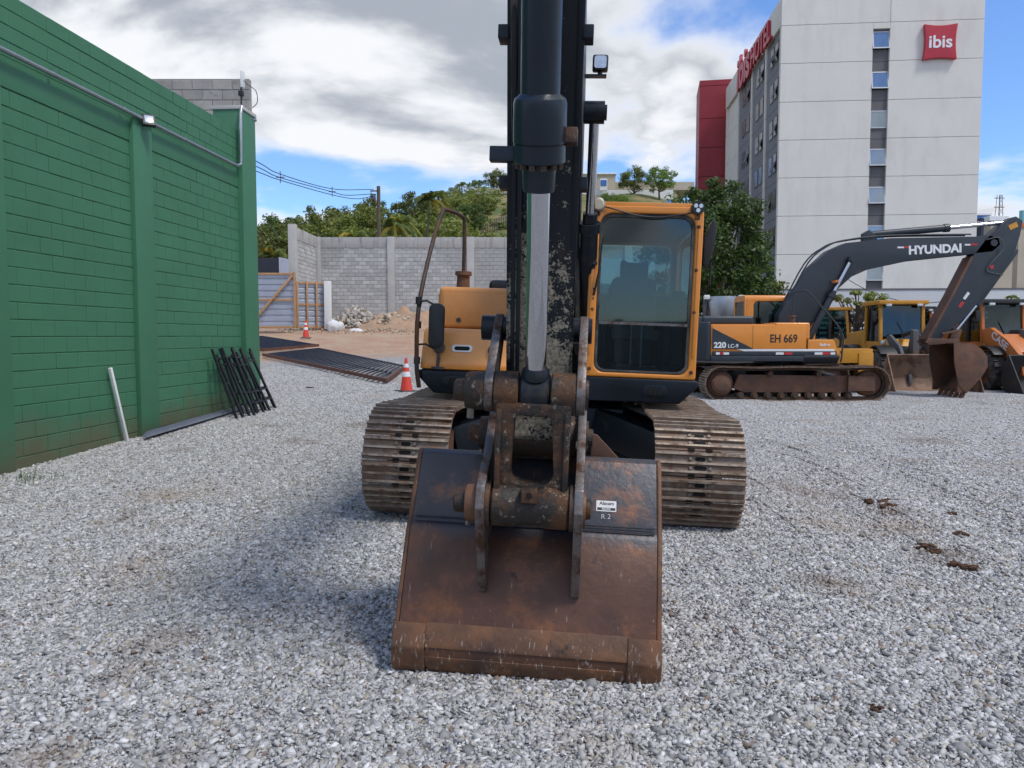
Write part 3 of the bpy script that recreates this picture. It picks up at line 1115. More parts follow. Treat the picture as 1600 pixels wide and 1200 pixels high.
M['earth'] = mat('ochre_earth', (0.40, 0.25, 0.155), 0.95, var=0.2, vs=2, c2=(0.30, 0.22, 0.16), s2=3, t2=(.45, .65), bump=.8, bs=12)
r1, r2 = P(560, 515, 37.5), P(615, 518, 37.0)
mound('earth_mound', r2.x + .6, 37.6, 3.2, 1.8, .85, 'ochre earth mound piled against the back wall')
chunk_pile('rubble', r1.x, 37.4, 1.5, .9, 1.05, 330, .06, .26, 'pile of broken concrete rubble by the hoarding', [(1.05, 1.05, 1.05), (.9, .9, .92), (.8, .7, .6)])
chunk_pile('rubble', r2.x, 37.0, 1.5, .9, .75, 330, .04, .17, 'smaller rubble heap of stone and brown earth', [(1, .9, .75), (.85, .65, .45), (1.05, 1.0, .9)])
chunk_pile('scattered_debris', r2.x - .5, 35.4, 5.2, 1.9, .03, 420, .02, .085, 'loose stones scattered over the bare earth', [(1, .95, .85), (.9, .7, .5), (.6, .5, .42)])
for k, (px, py, Y, sx, sz, lb) in enumerate(((521, 519, 35.2, .33, .55, 'tall white sack standing by the white post'),
                                             (531, 517, 35.6, .22, .42, 'smaller white sack behind the tall sack'),
                                             (556, 523, 35.3, .36, .28, 'white sack lying in front of the rubble'))):
    mb = MB().ball((0, 0, sz * .45), 1, 3, (sx, sx * .7, sz * .55), .03)
    o = mb.build('sack', M['sack'], None, smooth=60, loc=P(px, py, Y))
    tag(o, lb, 'sack', 'white sacks by the rubble')
for px, py, s, lb in ((1372, 787, .13, 'brown earth clod, largest of the ones along the rut'), (1392, 795, .11, 'brown earth clod just below the largest one'), (1446, 858, .085, 'brown earth clod between the two nearest ones'),
                      (1457, 866, .075, 'small brown earth clod touching its neighbour'), (1508, 889, .115, 'round crumbly brown earth clod on the right'), (1500, 838, .075, 'flat brown earth clod near the right edge'),
                      (1487, 806, .05, 'tiny dark earth clod farthest right'), (1368, 1114, .035, 'tiny red brown clod near the lower right'), (484, 607, .12, 'flat brown earth patch near the fence panel')):
    g = G(px, py)
    s *= .8
    mb = MB()
    for i in range(16):
        a, q = random.uniform(0, 6.28), s * math.sqrt(random.random())
        mb.ball((q * math.cos(a), q * .8 * math.sin(a), random.uniform(0, .02)), random.uniform(.18, .34) * s, 1, (1.2, .9, .7), .05 * s)
    o = mb.build('earth_clod', M['clod'], None, smooth=0, loc=g + Vector((0, 0, .012)))
    tag(o, lb, 'earth clod', 'brown earth clods on the gravel')

# ------------------------------------------------------------------ excavators
def mud_extra(t, cur, src, noise, rng_, mix):
    # dried mud spatter, thick low on the stick and thinning out upwards
    nn, ll = t.nodes.new, t.links.new
    sp = nn('ShaderNodeSeparateXYZ')
    ll(src, sp.inputs[0])
    def m2(op, a, b, c=None):
        n = nn('ShaderNodeMath')
        n.operation = op
        for i_, v in enumerate((a, b, c)):
            if v is None:
                continue
            if isinstance(v, (int, float)):
                n.inputs[i_].default_value = v
            else:
                ll(v, n.inputs[i_])
        return n.outputs[0]
    q = rng_(sp.outputs[2], 1.5, 2.5, 0.10, -0.13)
    qx = rng_(m2('ABSOLUTE', sp.outputs[0], 0), .11, .17, 0, -.10)
    tot = m2('ADD', m2('MULTIPLY', noise(95, 3, .6), .5), m2('MULTIPLY', noise(17, 4), .55))
    tot = m2('ADD', tot, m2('MULTIPLY', noise(4.5, 3), .5))
    f = rng_(m2('ADD', tot, m2('ADD', q, qx)), 0.795, 0.835)
    return mix(f, cur, mix(rng_(noise(60, 3), .35, .65), (0.13, 0.11, 0.08), (0.36, 0.32, 0.25)))


M['arm'] = mat('black_stick_paint', (0.008, 0.011, 0.015), 0.42, spec=0.3, var=0.3, vs=3, c2=(0.06, 0.035, 0.022), s2=5, t2=(0.62, 0.75), rough2=0.8, extra=mud_extra, bump=0.15, bs=60)
M['barrel'] = mat('blue_black_cylinder_paint', (0.014, 0.022, 0.032), 0.30, spec=0.35, var=0.2, vs=4, c2=(0.13, 0.065, 0.03), s2=8, t2=(0.68, 0.74), c3=(0.22, 0.23, 0.23), s3=16, t3=(0.69, 0.73), stretch=(2.5, 2.5, .8), rough2=0.7)


def scratch_extra(t, cur, src, noise, rng_, mix):
    nn, ll = t.nodes.new, t.links.new
    mp = nn('ShaderNodeMapping')
    mp.inputs['Scale'].default_value = (30, 5, 5)
    mp.inputs['Rotation'].default_value = (0.2, 0.3, 0.1)
    ll(src, mp.inputs[0])
    f = rng_(noise(2.0, 3, .5, mp.outputs[0]), 0.70, 0.74, 0, .55)
    cur = mix(f, cur, (0.33, 0.27, 0.22))
    sp = nn('ShaderNodeSeparateXYZ')
    ll(src, sp.inputs[0])
    low = rng_(sp.outputs[2], .12, .34, .13, 0)
    mm = nn('ShaderNodeMath')
    mm.operation = 'ADD'
    mq = nn('ShaderNodeMapping')
    mq.inputs['Scale'].default_value = (75, 20, 20)
    ll(src, mq.inputs[0])
    ll(noise(1.0, 4, .6, mq.outputs[0]), mm.inputs[0])
    ll(low, mm.inputs[1])
    cur = mix(rng_(mm.outputs[0], .73, .78, 0, .6), cur, (0.42, 0.37, 0.32))
    cur = mix(rng_(noise(2.3, 6, .65), .54, .70, 0, .75), cur, (0.032, 0.024, 0.022))
    return mix(rng_(noise(9, 6, .7), .62, .70, 0, .85), cur, (0.02, 0.016, 0.014))


M['bucket'] = mat('rusty_bucket_plate', (0.104, 0.047, 0.028), 0.50, 0.2, var=0.4, vs=3, c2=(0.040, 0.042, 0.052), s2=4.0, t2=(0.35, 0.75), c3=(0.34, 0.125, 0.034), s3=3.0, t3=(0.54, 0.79),
                  grad=(2, 0.66, 0.52), rough2=0.42, extra=scratch_extra, bump=0.25, bs=28)
M['bucket_low'] = mat('rusty_wear_plate', (0.125, 0.062, 0.034), 0.58, 0.2, var=0.25, vs=5, c2=(0.20, 0.085, 0.035), s2=5, t2=(0.48, 0.7), extra=scratch_extra, bump=0.3, bs=30)

# one track shoe, seen flat: s along the chain, h outwards
SHW, PITCH_S = 0.70, 0.2


def make_shoe():
    mb = MB()
    h0, hr = 0.012, 0.040
    pr = [(-.100, 0), (-.100, h0), (-.088, h0), (-.085, hr), (-.066, hr), (-.060, h0), (-.015, h0), (-.011, hr * .9), (.006, hr * .9), (.011, h0),
          (.054, h0), (.058, hr * .9), (.075, hr * .9), (.080, h0), (.097, h0 * .6), (.097, 0)]
    mb.prism(pr, 'x', -SHW / 2, SHW / 2)
    mb.mi = 1
    for x in (-.075, .075):
        for s in (-.040, .036):
            mb.cyl((x, s, h0 - .002), (x, s, h0 + .015), .0165, .015, 6)
    mb.mi = 2
    for x0, x1, s in ((-.05, .05, .033), (-.04, .04, -.0375)):
        mb.prism(rr(0, s, x1 - x0, .034, .016, 3), 'z', h0 - .004, h0 + .0012)
    for x in (-.07, .07):
        mb.bx(x - .027, x + .027, .0815, .0968, h0 * .4, h0 + .0008)
        mb.bx(x - .024, x + .024, -.0995, -.087, h0 * .4, h0 + .0008)
    me = mb.mesh('track_shoe', [M['shoe'], M['bolt'], M['hole'], M['shoe_edge']], 0, smooth=0)
    for p_ in me.polygons:
        if p_.material_index == 0 and p_.normal.z > .9 and p_.center.z > .03:
            p_.material_index = 3
    return me


SHOE = make_shoe()


def track_path(s, c, r, zc):
    """point and heading angle on the chain at arc length s; starts at the bottom rear, runs forward (-y)"""
    st = 2 * c
    arc = math.pi * r
    tot = 2 * st + 2 * arc
    s %= tot
    if s < st:
        return (c - s, zc - r, 0.0)
    s -= st
    if s < arc:
        a = s / r
        return (-c - r * math.sin(a), zc - r * math.cos(a), a)
    s -= arc
    if s < st:
        sag = 0.022 * math.sin(math.pi * s / st * 2) ** 2
        return (-c + s, zc + r - sag, math.pi)
    s -= st
    a = s / r
    return (c + r * math.sin(a), zc + r * math.cos(a), math.pi + a)


def build_track(root, x, label):
    c, r, zc = 1.93, 0.425, 0.465
    mb = MB()
    n = 90
    tot = 4 * c + 2 * math.pi * r
    for sx in (-.09, .09):      # the two rows of chain links
        ring = []
        for i in range(n):
            y, z, a = track_path(tot * i / n, c, r, zc)
            iy, iz, _ = track_path(tot * i / n, c, r - .075, zc)
            d = (y, z), (y + (iy - y), z + (iz - z))
            y2, z2, _ = track_path((4 * c + 2 * math.pi * (r - .075)) * i / n, c, r - .075, zc)
            ring.append([mb.bm.verts.new((x + sx + e, yy, zz_)) for e in (-.03, .03) for yy, zz_ in ((y, z), (y2, z2))])
        for i in range(n):
            p, q = ring[i], ring[(i + 1) % n]
            for a, b in ((0, 1), (1, 3), (3, 2), (2, 0)):
                mb.face([p[a], p[b], q[b], q[a]])
    tr = mb.build('track', M['rust_dark'], root, smooth=0)
    tr['label'] = label
    k = int(round(tot / PITCH_S))
    for i in range(k):
        y, z, a = track_path(tot * (i + .37) / k, c, r, zc)
        # local: mesh y = along the chain, mesh z = outwards
        m = Matrix.Rotation(math.pi - a, 4, 'X') @ Matrix.Rotation(math.pi, 4, 'Z')
        o_ = link('track_shoe', SHOE, None, tr, (x, y, z), m.to_euler())
        o_.rotation_euler.rotate_axis('Y', random.uniform(-.006, .006))
    sg = -1 if x < 0 else 1
    MB().prism([(-1.55, .33), (-1.4, .66), (1.45, .70), (1.6, .34), (1.3, .235), (-1.3, .235)], 'x', x - .13, x + .15 * sg + (.0 if sg > 0 else .13 * 2 - .13)).build('track_frame', M['rust_frame'], tr, .012)
    MB().rev((x - .13, -c, zc), (x + .13, -c, zc), [(0, .28), (.2, .34), (.8, .34), (1, .28)], 24).build('idler_wheel', M['rust_frame'], tr)
    o_ = MB().rev((x - .14, c, zc), (x + .14, c, zc), [(0, .30), (.2, .345), (.8, .345), (1, .30)], 24).build('sprocket', M['rust_frame'], tr)
    for sd_ in (-1, 1):
        MB().rev((x + sd_ * .14, c, zc), (x + sd_ * .27, c, zc), [(0, .27), (.6, .26), (.85, .22), (1, .16)], 24).build('hub', M['rust_frame'], o_)
        MB().bx(x + sd_ * .17 - .06, x + sd_ * .17 + .06, -2.05, -1.35, .27, .66).build('idler_guard', M['rust_frame'], tr, .02)
    for i in range(9):
        y = -1.4 + i * .35
        MB().rev((x - .2, y, .155), (x + .2, y, .155), [(0, .06), (.12, .06), (.13, .095), (.4, .09), (.6, .09), (.87, .095), (.88, .06), (1, .06)], 14).build('track_roller', M['rust_dark'], tr)
    for y in (-.6, .65):
        MB().cyl((x - .2, y, .72), (x + .2, y, .72), .07, n=12).build('carrier_roller', M['rust_dark'], tr)
    return tr


def build_under(root):
    mb = MB().prism([(-.75, .42), (-.75, .86), (-.4, .98), (.4, .98), (.75, .86), (.75, .42)], 'x', -.62, .62)
    mb.build('car_body', M['navy'], root, .03)
    for sx in (-1, 1):
        for sy in (-1, 1):
            mb = MB()
            a, b = Vector((sx * .45, sy * .55, .70)), Vector((sx * 1.12, sy * 1.0, .50))
            mb.bar(a, b, .52, .34)
            mb.build('frame_leg', M['navy'], root, .04)
    MB().rev((0, 0, .95), (0, 0, 1.06), [(0, .66), (.4, .66), (.42, .60), (1, .60)], 40).build('swing_bearing', M['navy'], root)
    build_track(root, -1.2, 'dusty track on the right-hand side of the machine')
    build_track(root, 1.15, 'dusty track on the cab side of the machine')


def rrx(y0, y1, z0, z1, r, n=5):
    return rr((y0 + y1) / 2, (z0 + z1) / 2, y1 - y0, z1 - z0, r, n)


def build_cab(root, OR, GL, NV):
    x0, x1, y0, y1, z0, z1 = .215, 1.255, -1.10, .82, 1.195, 2.80
    xm = (x0 + x1) / 2
    mb = MB()
    mb.frame(rr(xm, (z0 + z1) / 2, x1 - x0, z1 - z0, [.07, .07, .03, .03], 6), rr(xm + .005, 1.985, .88, 1.49, [.12, .12, .09, .09], 6), 'y', y0, y0 + .09)
    cab = mb.build('cab', OR, root, .022, 3)
    MB().frame(rr(xm + .005, 1.985, .878, 1.488, [.12, .12, .09, .09], 6), rr(xm + .005, 1.98, .822, 1.43, [.10, .10, .08, .08], 6), 'y', y0 + .012, y0 + .05).build('window_seal', M['rubber'], cab, .004)
    # pressed ribs on the front posts
    for sx in (-1, 1):
        MB().bx(xm + sx * .484 - .012, xm + sx * .484 + .012, y0 - .012, y0 + .01, z0 + .22, z1 - .2).build('post_rib', OR, cab, .006)
    for x in (x0, x1):
        e = .035 if x == x0 else -.035
        a, b = min(x, x + e), max(x, x + e)
        MB().frame(rrx(y0 + .092, y1 - .002, z0, z1 - .06, .02, 6), rrx(y0 + .16, y1 - .20, z0 + .56, z1 - .14, .12, 6), 'x', a, b).build('side_panel', OR, cab, .01)
        MB().prism(rrx(y0 + .17, y1 - .21, z0 + .57, z1 - .15, .11, 6), 'x', (a + b) / 2 - .004, (a + b) / 2 + .004).build('side_pane', GL, cab)
    MB().frame(rr(xm, (z0 + z1) / 2, x1 - x0, z1 - z0 - .1, .03, 6), rr(xm - .0, 2.37, .86, .58, .08, 6), 'y', y1, y1 + .05).build('rear_panel', OR, cab, .01)
    MB().prism(rr(xm, 2.37, .85, .57, .07, 6), 'y', y1 + .02, y1 + .026).build('rear_pane', GL, cab)
    MB().prism([(x0 + .0, z1 - .075), (x0 + .03, z1 - .01), (x0 + .12, z1 + .01), (x0 + .15, z1 + .03), (x1 - .15, z1 + .03), (x1 - .12, z1 + .01), (x1 - .03, z1 - .01), (x1, z1 - .075)], 'y', y0 + .093, y1 + .04).build('roof', OR, cab, .015)
    MB().prism([(x0 + .09, z1 - .03), (x0 + .11, z1 + .036), (x1 - .11, z1 + .036), (x1 - .09, z1 - .03)], 'y', y0 + .01, y0 + .09).build('roof_front', OR, cab, .012)
    MB().bx(x0 + .05, x1 - .05, y0 + .1, y1 - .02, z0 + .01, z0 + .09).build('floor', M['cabin_dark'], cab)
    MB().bx(xm - .405, xm + .42, y0 + .012, y0 + .034, 1.695, 1.72).build('window_bar', M['worn_steel'], cab)
    MB().prism(rr(xm + .005, 2.207, .83, .97, [.1, .1, .002, .002], 5), 'y', y0 + .036, y0 + .042).build('upper_front_pane', GL, cab)
    MB().prism(rr(xm + .005, 1.484, .83, .428, [.002, .002, .08, .08], 5), 'y', y0 + .036, y0 + .042).build('lower_front_pane', GL, cab)
    for a, b, c_, d_ in ((x0 + .037, x0 + .06, y0 + .1, y1 - .02), (x1 - .06, x1 - .037, y0 + .1, y1 - .02), (x0 + .06, x1 - .06, y1 - .05, y1 - .01)):
        MB().bx(a, b, c_, d_, z0 + .09, 1.80 if b - a < .1 else 2.07).build('lining', M['cabin_dark'], cab, .004)
    MB().bx(x0 + .08, x1 - .08, y0 + .12, y1 - .1, z1 - .12, z1 - .09).build('headliner', M['cabin_dark'], cab)
    st_ = MB().prism(rr(xm - .02, 1.93, .50, .62, .09, 5), 'y', .18, .30).build('seat', M['seat_grey'], cab, .03)
    MB().prism([(-.15, 0), (.15, 0), (.155, .2), (.13, .235), (.07, .20), (-.07, .20), (-.13, .235), (-.155, .2)], 'y', .2, .28).build('headrest', M['seat_grey'], st_, .015, loc=(xm - .02, 0, 2.2))
    MB().bx(xm - .27, xm + .23, -.32, .22, 1.55, 1.67).build('seat_cushion', M['seat_grey'], st_, .04)
    MB().bx(xm - .2, xm + .16, -.25, .2, 1.28, 1.55).build('seat_base', M['cabin_dark'], st_, .02)
    for sx in (-1, 1):
        MB().bx(xm - .02 + sx * .36 - .07, xm - .02 + sx * .36 + .07, -.45, .2, 1.3, 1.76).build('console', M['cabin_dark'], cab, .03)
        MB().tube([(xm - .02 + sx * .36, -.38, 1.74), (xm - .02 + sx * .36, -.4, 1.9)], .014, 8).build('joystick', M['black'], cab)
        MB().tube([(xm - .02 + sx * .05, -.7, 1.28), (xm - .02 + sx * .05, -.62, 1.70)], .009, 8).build('travel_lever', M['steel_pipe'], cab)
        MB().bx(xm - .02 + sx * .12 - .07, xm - .02 + sx * .12 + .07, -.85, -.62, 1.285, 1.31).build('pedal', M['black'], cab, .006)
    MB().bx(x1 - .2, x1 - .09, -.72, -.6, 1.3, 2.05).build('monitor_post', M['cabin_dark'], cab, .02)
    return cab, (x0, x1, y0, y1, z0, z1)


BOOM = [(-.05, 2.10), (.73, 3.31), (1.155, 3.71), (1.58, 3.90), (2.66, 4.02), (4.8, 4.06), (5.15, 4.10), (5.38, 4.02), (5.42, 3.86), (5.24, 3.68), (4.7, 3.62), (3.19, 3.46), (2.12, 3.23), (1.745, 3.06), (1.42, 2.76), (.94, 2.05), (.55, 1.58), (.2, 1.5), (-.08, 1.62)]


def build_upper(root, OR, ORP, NV, GL, RL):
    """the revolving house; front is -y, the cab stands on the +x side"""
    MB().prism([(-1.38, -.2), (-1.38, 2.2), (-1.0, 2.3), (1.0, 2.3), (1.38, 2.2), (1.38, -.2)], 'z', 1.04, 1.19).build('deck', NV, root, .02)
    for a, b in ((-1.385, -.42), (.20, 1.275)):
        k = .16
        pts_ = [(a, 1.192), (a, .97 + (k if a < -1 else 0)), (a + (k if a < -1 else 0.0), .97), (b - (k if b > 1 else 0), .97), (b, .97 + (k if b > 1 else 0)), (b, 1.192)]
        sk_ = MB().prism(pts_, 'y', -1.13, -.2).build('deck_skirt', NV, root, .02, 3)
        cx = -1.02 if a < -1 else .88
        MB().prism(rr(cx, 1.085, .24, .11, .05), 'y', -1.138, -1.12).build('vent_plate', NV, sk_, .006)
        for i in range(3):
            MB().bx(cx - .055 + .04 * i, cx - .028 + .04 * i, -1.1405, -1.13, 1.045, 1.125).build('vent_slot', M['hole'], sk_)
    # tool box with sloping lid
    tb = MB().prism([(-1.10, 1.195), (-1.12, 1.25), (-1.085, 1.32), (-.985, 1.575), (-.93, 1.60), (-.30, 1.60), (-.30, 1.195)], 'x', -1.365, -.45).build('tool_box', ORP, root, .03, 3)
    MB().bx(-1.36, -.46, -1.128, -1.1, 1.205, 1.255).build('tool_box_lip', OR, tb, .008)
    hx = -.97
    n_ = Vector((0, -.93, .37)).normalized()

    def on_lid(x, t, o_=0):
        p = Vector((x, -1.085, 1.32)).lerp(Vector((x, -.985, 1.575)), t)
        return p + n_ * o_
    me = MB().frame(rr(0, 0, .20, .072, .03), rr(0, 0, .15, .042, .02), 'y', -.012, .01).mesh('handle_rim', M['white'], .004)
    ang = -math.atan2(.10, .255)
    hr_ = link('handle_rim', me, None, tb, on_lid(hx, .33, .002), (ang, 0, 0))
    MB().bx(-.075, .075, -.006, .006, -.02, .02).build('handle_recess', M['hole'], hr_)
    for x in (-1.19, -.66):
        p = on_lid(x, .3, .02)
        lt = MB().rev(p - n_ * .03, p + n_ * .035, [(0, .045), (.5, .058), (.85, .05), (1, .02)], 16).build('latch', M['rubber'], tb)
        MB().bar(p + Vector((0, -.01, -.03)), Vector((x, -1.135, 1.22)), .03, .02).build('latch_strap', M['rubber'], lt)
        MB().bx(x - .06, x + .06, -1.15, -1.12, 1.20, 1.225).build('latch_foot', M['rubber'], lt, .005)
    tk = MB().bx(-1.35, -.40, -.36, .55, 1.602, 2.04).build('fuel_tank', ORP, root, .055, 4)
    MB().bx(-1.30, -.43, -.367, -.35, 1.63, 1.97).build('tank_panel', ORP, tk, .006)
    MB().cyl((-1.13, -.375, 1.69), (-1.13, -.36, 1.69), .026).build('tank_plug', M['rubber'], tk)
    MB().rev((-1.16, .04, 2.03), (-1.16, .04, 2.23), [(0, .10), (.1, .075), (.75, .07), (.8, .095), (1, .09)], 16).build('filler_neck', M['rust_frame'], tk)
    # engine bays, hood, counterweight
    MB().bx(-1.35, -.32, .553, 2.2, 1.195, 2.0).build('engine_bay', OR, root, .02)
    MB().bx(-.31, 1.36, .9, 2.2, 1.195, 2.0).build('pump_bay', NV, root, .03)
    MB().bx(-1.0, .95, .98, 2.35, 1.99, 2.22).build('engine_hood', NV, root, .08, 4)
    MB().prism([(-1.37, 2.205), (-1.37, 2.3), (-1.2, 2.6), (-.7, 2.78), (.7, 2.78), (1.2, 2.6), (1.37, 2.3), (1.37, 2.205)], 'z', 1.05, 2.06).build('counterweight', NV, root, .05, 3)
    MB().bx(-.38, .24, -.25, .9, 1.19, 1.62).build('centre_frame', NV, root, .02)
    for x in (-.32, .22):
        MB().prism([(-.35, 1.19), (-.38, 1.7), (-.15, 1.95), (.15, 1.95), (.4, 1.6), (.5, 1.19)], 'x', x - .03, x + .03).build('boom_bracket', NV, root, .01)
    # side panels on the right-hand side (x = -1.38): two doors, dark wedge, pale stripe
    X = -1.352
    sp_ = MB().prism([(-.26, 1.36), (2.17, 1.36), (2.17, 1.97), (-.26, 1.97)], 'x', X - .022, X).build('side_door', OR, root, .012)
    MB().bx(X - .0265, X - .0215, 1.122, 1.128, 1.36, 1.97).build('door_gap', M['hole'], sp_)
    MB().prism([(1.1, 1.362), (2.169, 1.362), (2.169, 1.90)], 'x', X - .027, X - .0225).build('dark_wedge', NV, sp_)
    MB().bx(X - .02, X, -1.05, 2.17, 1.20, 1.30).build('lower_strip', NV, root, .004)
    MB().prism([(-.99, 1.302), (1.34, 1.302), (1.55, 1.358), (-.99, 1.358)], 'x', X - .021, X).build('pale_stripe', M['decal_white'], root, .002)
    rail = [(-1.36, -1.16, 1.02), (-1.385, -1.18, 1.25), (-1.385, -1.16, 1.80), (-1.385, -.62, 2.45), (-1.36, -.30, 2.80), (-1.33, -.2, 2.86), (-1.2, -.02, 2.83), (-1.165, .03, 2.74), (-1.16, .04, 2.2)]
    hr2 = MB().tube(rail, .0215, 10, 5).build('handrail', RL, root)
    for z in (1.28, 1.62, 1.85):
        p = Vector((-1.385, -1.17, z))
        MB().cyl(p - Vector((0, 0, .035)), p + Vector((0, 0, .035)), .031, n=10).build('rail_clamp', M['black'], hr2)
    mr = MB().prism(rr(-1.20, 1.62, .15, .42, .06), 'y', -1.23, -1.16).build('mirror', M['black'], root, .02)
    MB().prism(rr(-1.20, 1.62, .12, .38, .05), 'y', -1.158, -1.154).build('mirror_glass', M['mirror'], mr)
    for z in (1.43, 1.84):
        MB().tube([(-1.385, -1.18, z), (-1.3, -1.2, z + .01), (-1.22, -1.19, z - .03)], .011, 6).build('mirror_arm', M['black'], mr)


def ext_boom(root, NV, wd=.19):
    b = MB().prism([(-u, z) for u, z in BOOM], 'x', -wd, wd).build('boom', NV, root, .012)
    for u, z, h in ((1.685, 3.48, .25), (5.24, 3.9, .24), (.18, 1.72, .30)):
        MB().cyl((-h, -u, z), (h, -u, z), .085, n=20).build('boom_pin', NV, b)
    for s in (-1, 1):
        a, m, e = Vector((s * .28, -.62, 1.38)), Vector((s * .28, -1.27, 2.60)), Vector((s * .28, -1.685, 3.48))
        d = (e - a).normalized()
        m = a + d * ((m - a).length)
        cy_ = MB().rev(a, m, [(0, .06), (.06, .08), (.93, .08), (.935, .098), (1, .098)], 20).build('boom_cylinder', NV, root)
        MB().cyl(m, m + d * .09, .066, n=18).build('gland', NV, cy_)
        MB().cyl(m, e, .043, n=18).build('rod', M['chrome'], cy_)
        MB().cyl(e - Vector((.085, 0, 0)), e + Vector((.085, 0, 0)), .095, n=22).build('rod_eye', NV, cy_)
        MB().cyl(e + Vector((.08 * s, 0, 0)), e + Vector((.105 * s, 0, 0)), .065, n=22).build('pin_cap', NV, cy_)
        MB().cyl(a - Vector((.07, 0, 0)), a + Vector((.07, 0, 0)), .1, n=20).build('base_eye', NV, cy_)
    a, m, e = Vector((0, -2.2, 4.12)), Vector((0, -4.22, 4.30)), Vector((0, -5.63, 4.43))
    ac = MB().rev(a, m, [(0, .07), (.05, .088), (.93, .088), (.935, .105), (1, .105)], 20).build('arm_cylinder', NV, root)
    MB().cyl(m, e, .05, n=18).build('rod', M['chrome'], ac)
    MB().prism([(-2.05, 3.9), (-2.05, 4.15), (-2.2, 4.24), (-2.35, 4.1), (-2.45, 3.9)], 'x', -.09, .09).build('cylinder_lug', NV, b, .01)
    for x in (-.14, .14):
        MB().tube([(x, -.1, 2.3), (x, -.66, 3.40), (x, -1.1, 3.8), (x, -1.55, 3.97), (x, -2.66, 4.09), (x, -4.7, 4.12)], .02, 8, 4).build('hydraulic_pipe', NV, b)
    return b


# ---- the near machine
EXC = empty('excavator', (0.53, 8.40, 0.03), (0, R(2.2), R(-5.5)), 'big orange and black tracked excavator facing the camera, bucket resting on gravel', 'excavator')
build_under(EXC)
build_upper(EXC, M['orange'], M['orange_pale'], M['navy'], M['glass'], M['rust_dark'])
cab, (x0, x1, y0, y1, z0, z1) = build_cab(EXC, M['orange'], M['glass'], M['navy'])
for z in (1.27, 1.83, 2.22, 2.62):
    for x in (x0 + .045, x1 - .045):
        MB().rev((x, y0 - .014, z), (x, y0 + .005, z), [(0, .012), (.5, .018), (1, .018)], 10).build('post_bolt', M['rust_dark'], cab)
for z in (2.02, 1.965, 1.93):
    MB().cyl((x0 + .047, y0 - .01, z), (x0 + .047, y0 + .01, z), .012, n=10).build('wiper_port', M['hole'], cab)
wp = MB().tube([(x0 + .07, y0 - .035, 2.0), (x0 + .10, y0 - .04, 2.25), (x0 + .12, y0 - .03, 2.5)], .007, 6).build('wiper', M['black'], cab)
MB().tube([(x0 + .055, y0 - .03, 1.96), (x0 + .075, y0 - .05, 2.06), (x0 + .10, y0 - .045, 2.2)], .013, 6).build('wiper_arm', M['black'], wp)
MB().rev((x0 + .05, y0 - .04, 2.26), (x0 + .05, y0 + .01, 2.26), [(0, .02), (1, .03)], 12).build('wiper_motor', M['black'], wp)
lp = MB().rev((x0 + .06, y0 - .05, 2.80), (x0 + .06, y0 + .06, 2.80), [(0, .05), (.15, .066), (.6, .066), (1, .03)], 20).build('work_lamp', M['steel_pipe'], cab)
M['old_lens'] = mat('yellowed_lens', (0.52, 0.47, 0.34), 0.3, var=0.1, vs=20)
MB().rev((x0 + .06, y0 - .056, 2.80), (x0 + .06, y0 - .045, 2.80), [(0, .045), (1, .056)], 20).build('lens', M['old_lens'], lp)
MB().bx(x0 + .04, x0 + .08, y0 + .0, y0 + .05, 2.70, 2.76).build('lamp_bracket', M['rust_dark'], lp)
l2 = MB().rev((x1 - .065, y0 - .05, 2.79), (x1 - .065, y0 + .08, 2.79), [(0, .06), (.7, .062), (1, .04)], 20).build('work_lamp', M['black'], cab)
for a in range(3):
    c_ = (x1 - .065 + .027 * math.cos(a * 2.09 + .5), y0 - .054, 2.79 + .027 * math.sin(a * 2.09 + .5))
    MB().rev(c_, (c_[0], y0 - .049, c_[2]), [(0, .017), (1, .021)], 12).build('lens', M['lamp_glass'], l2)
MB().bx(x1 - .09, x1 - .04, y0 + .0, y0 + .05, 2.68, 2.75).build('lamp_bracket', M['black'], l2)
MB().tube([(x0 + .1, y0 - .008, 2.79), (x0 + .2, y0 - .02, 2.765), (x0 + .42, y0 - .02, 2.71), (x0 + .62, y0 - .02, 2.695), (x0 + .8, y0 - .02, 2.72), (x1 - .1, y0 - .015, 2.75)], .007, 6, 6).build('lamp_cable', M['black'], cab)
mr = MB().prism([(-.06, -.24), (-.02, -.27), (.035, -.1), (.05, .1), (.035, .2), (.0, .17), (-.06, .0)], 'y', -.05, .06).build('mirror', M['black'], EXC, .02, loc=(x1 + .085, y0 + .15, 2.52))
MB().tube([(.02, 0, -.2), (.02, .0, -.42), (-.05, .05, -.5)], .011, 6).build('mirror_arm', M['black'], mr)
MB().bx(x1 + .004, x1 + .03, y0 + .3, y0 + .33, 1.3, 2.5).build('door_grab_rail', M['black'], EXC, .005)
bm_ = ext_boom(EXC, M['navy'])
for o_ in EXC.children:
    if o_.name.split('.')[0] in ('boom', 'boom_cylinder', 'arm_cylinder'):
        o_.location.x = -.075
lm = MB().bx(.17, .30, -1.85, -1.76, 3.78, 3.91).build('boom_lamp', M['black'], EXC, .02)
MB().prism(rr(.235, 3.845, .10, .10, .02), 'y', -1.856, -1.85).build('lens', M['lamp_glass'], lm)
MB().bx(.08, .29, -1.84, -1.77, 3.735, 3.75).build('lamp_bracket', M['navy'], lm)
MB().cyl((.235, -1.8, 3.745), (.235, -1.8, 3.785), .02, n=8).build('lamp_stem', M['black'], lm)

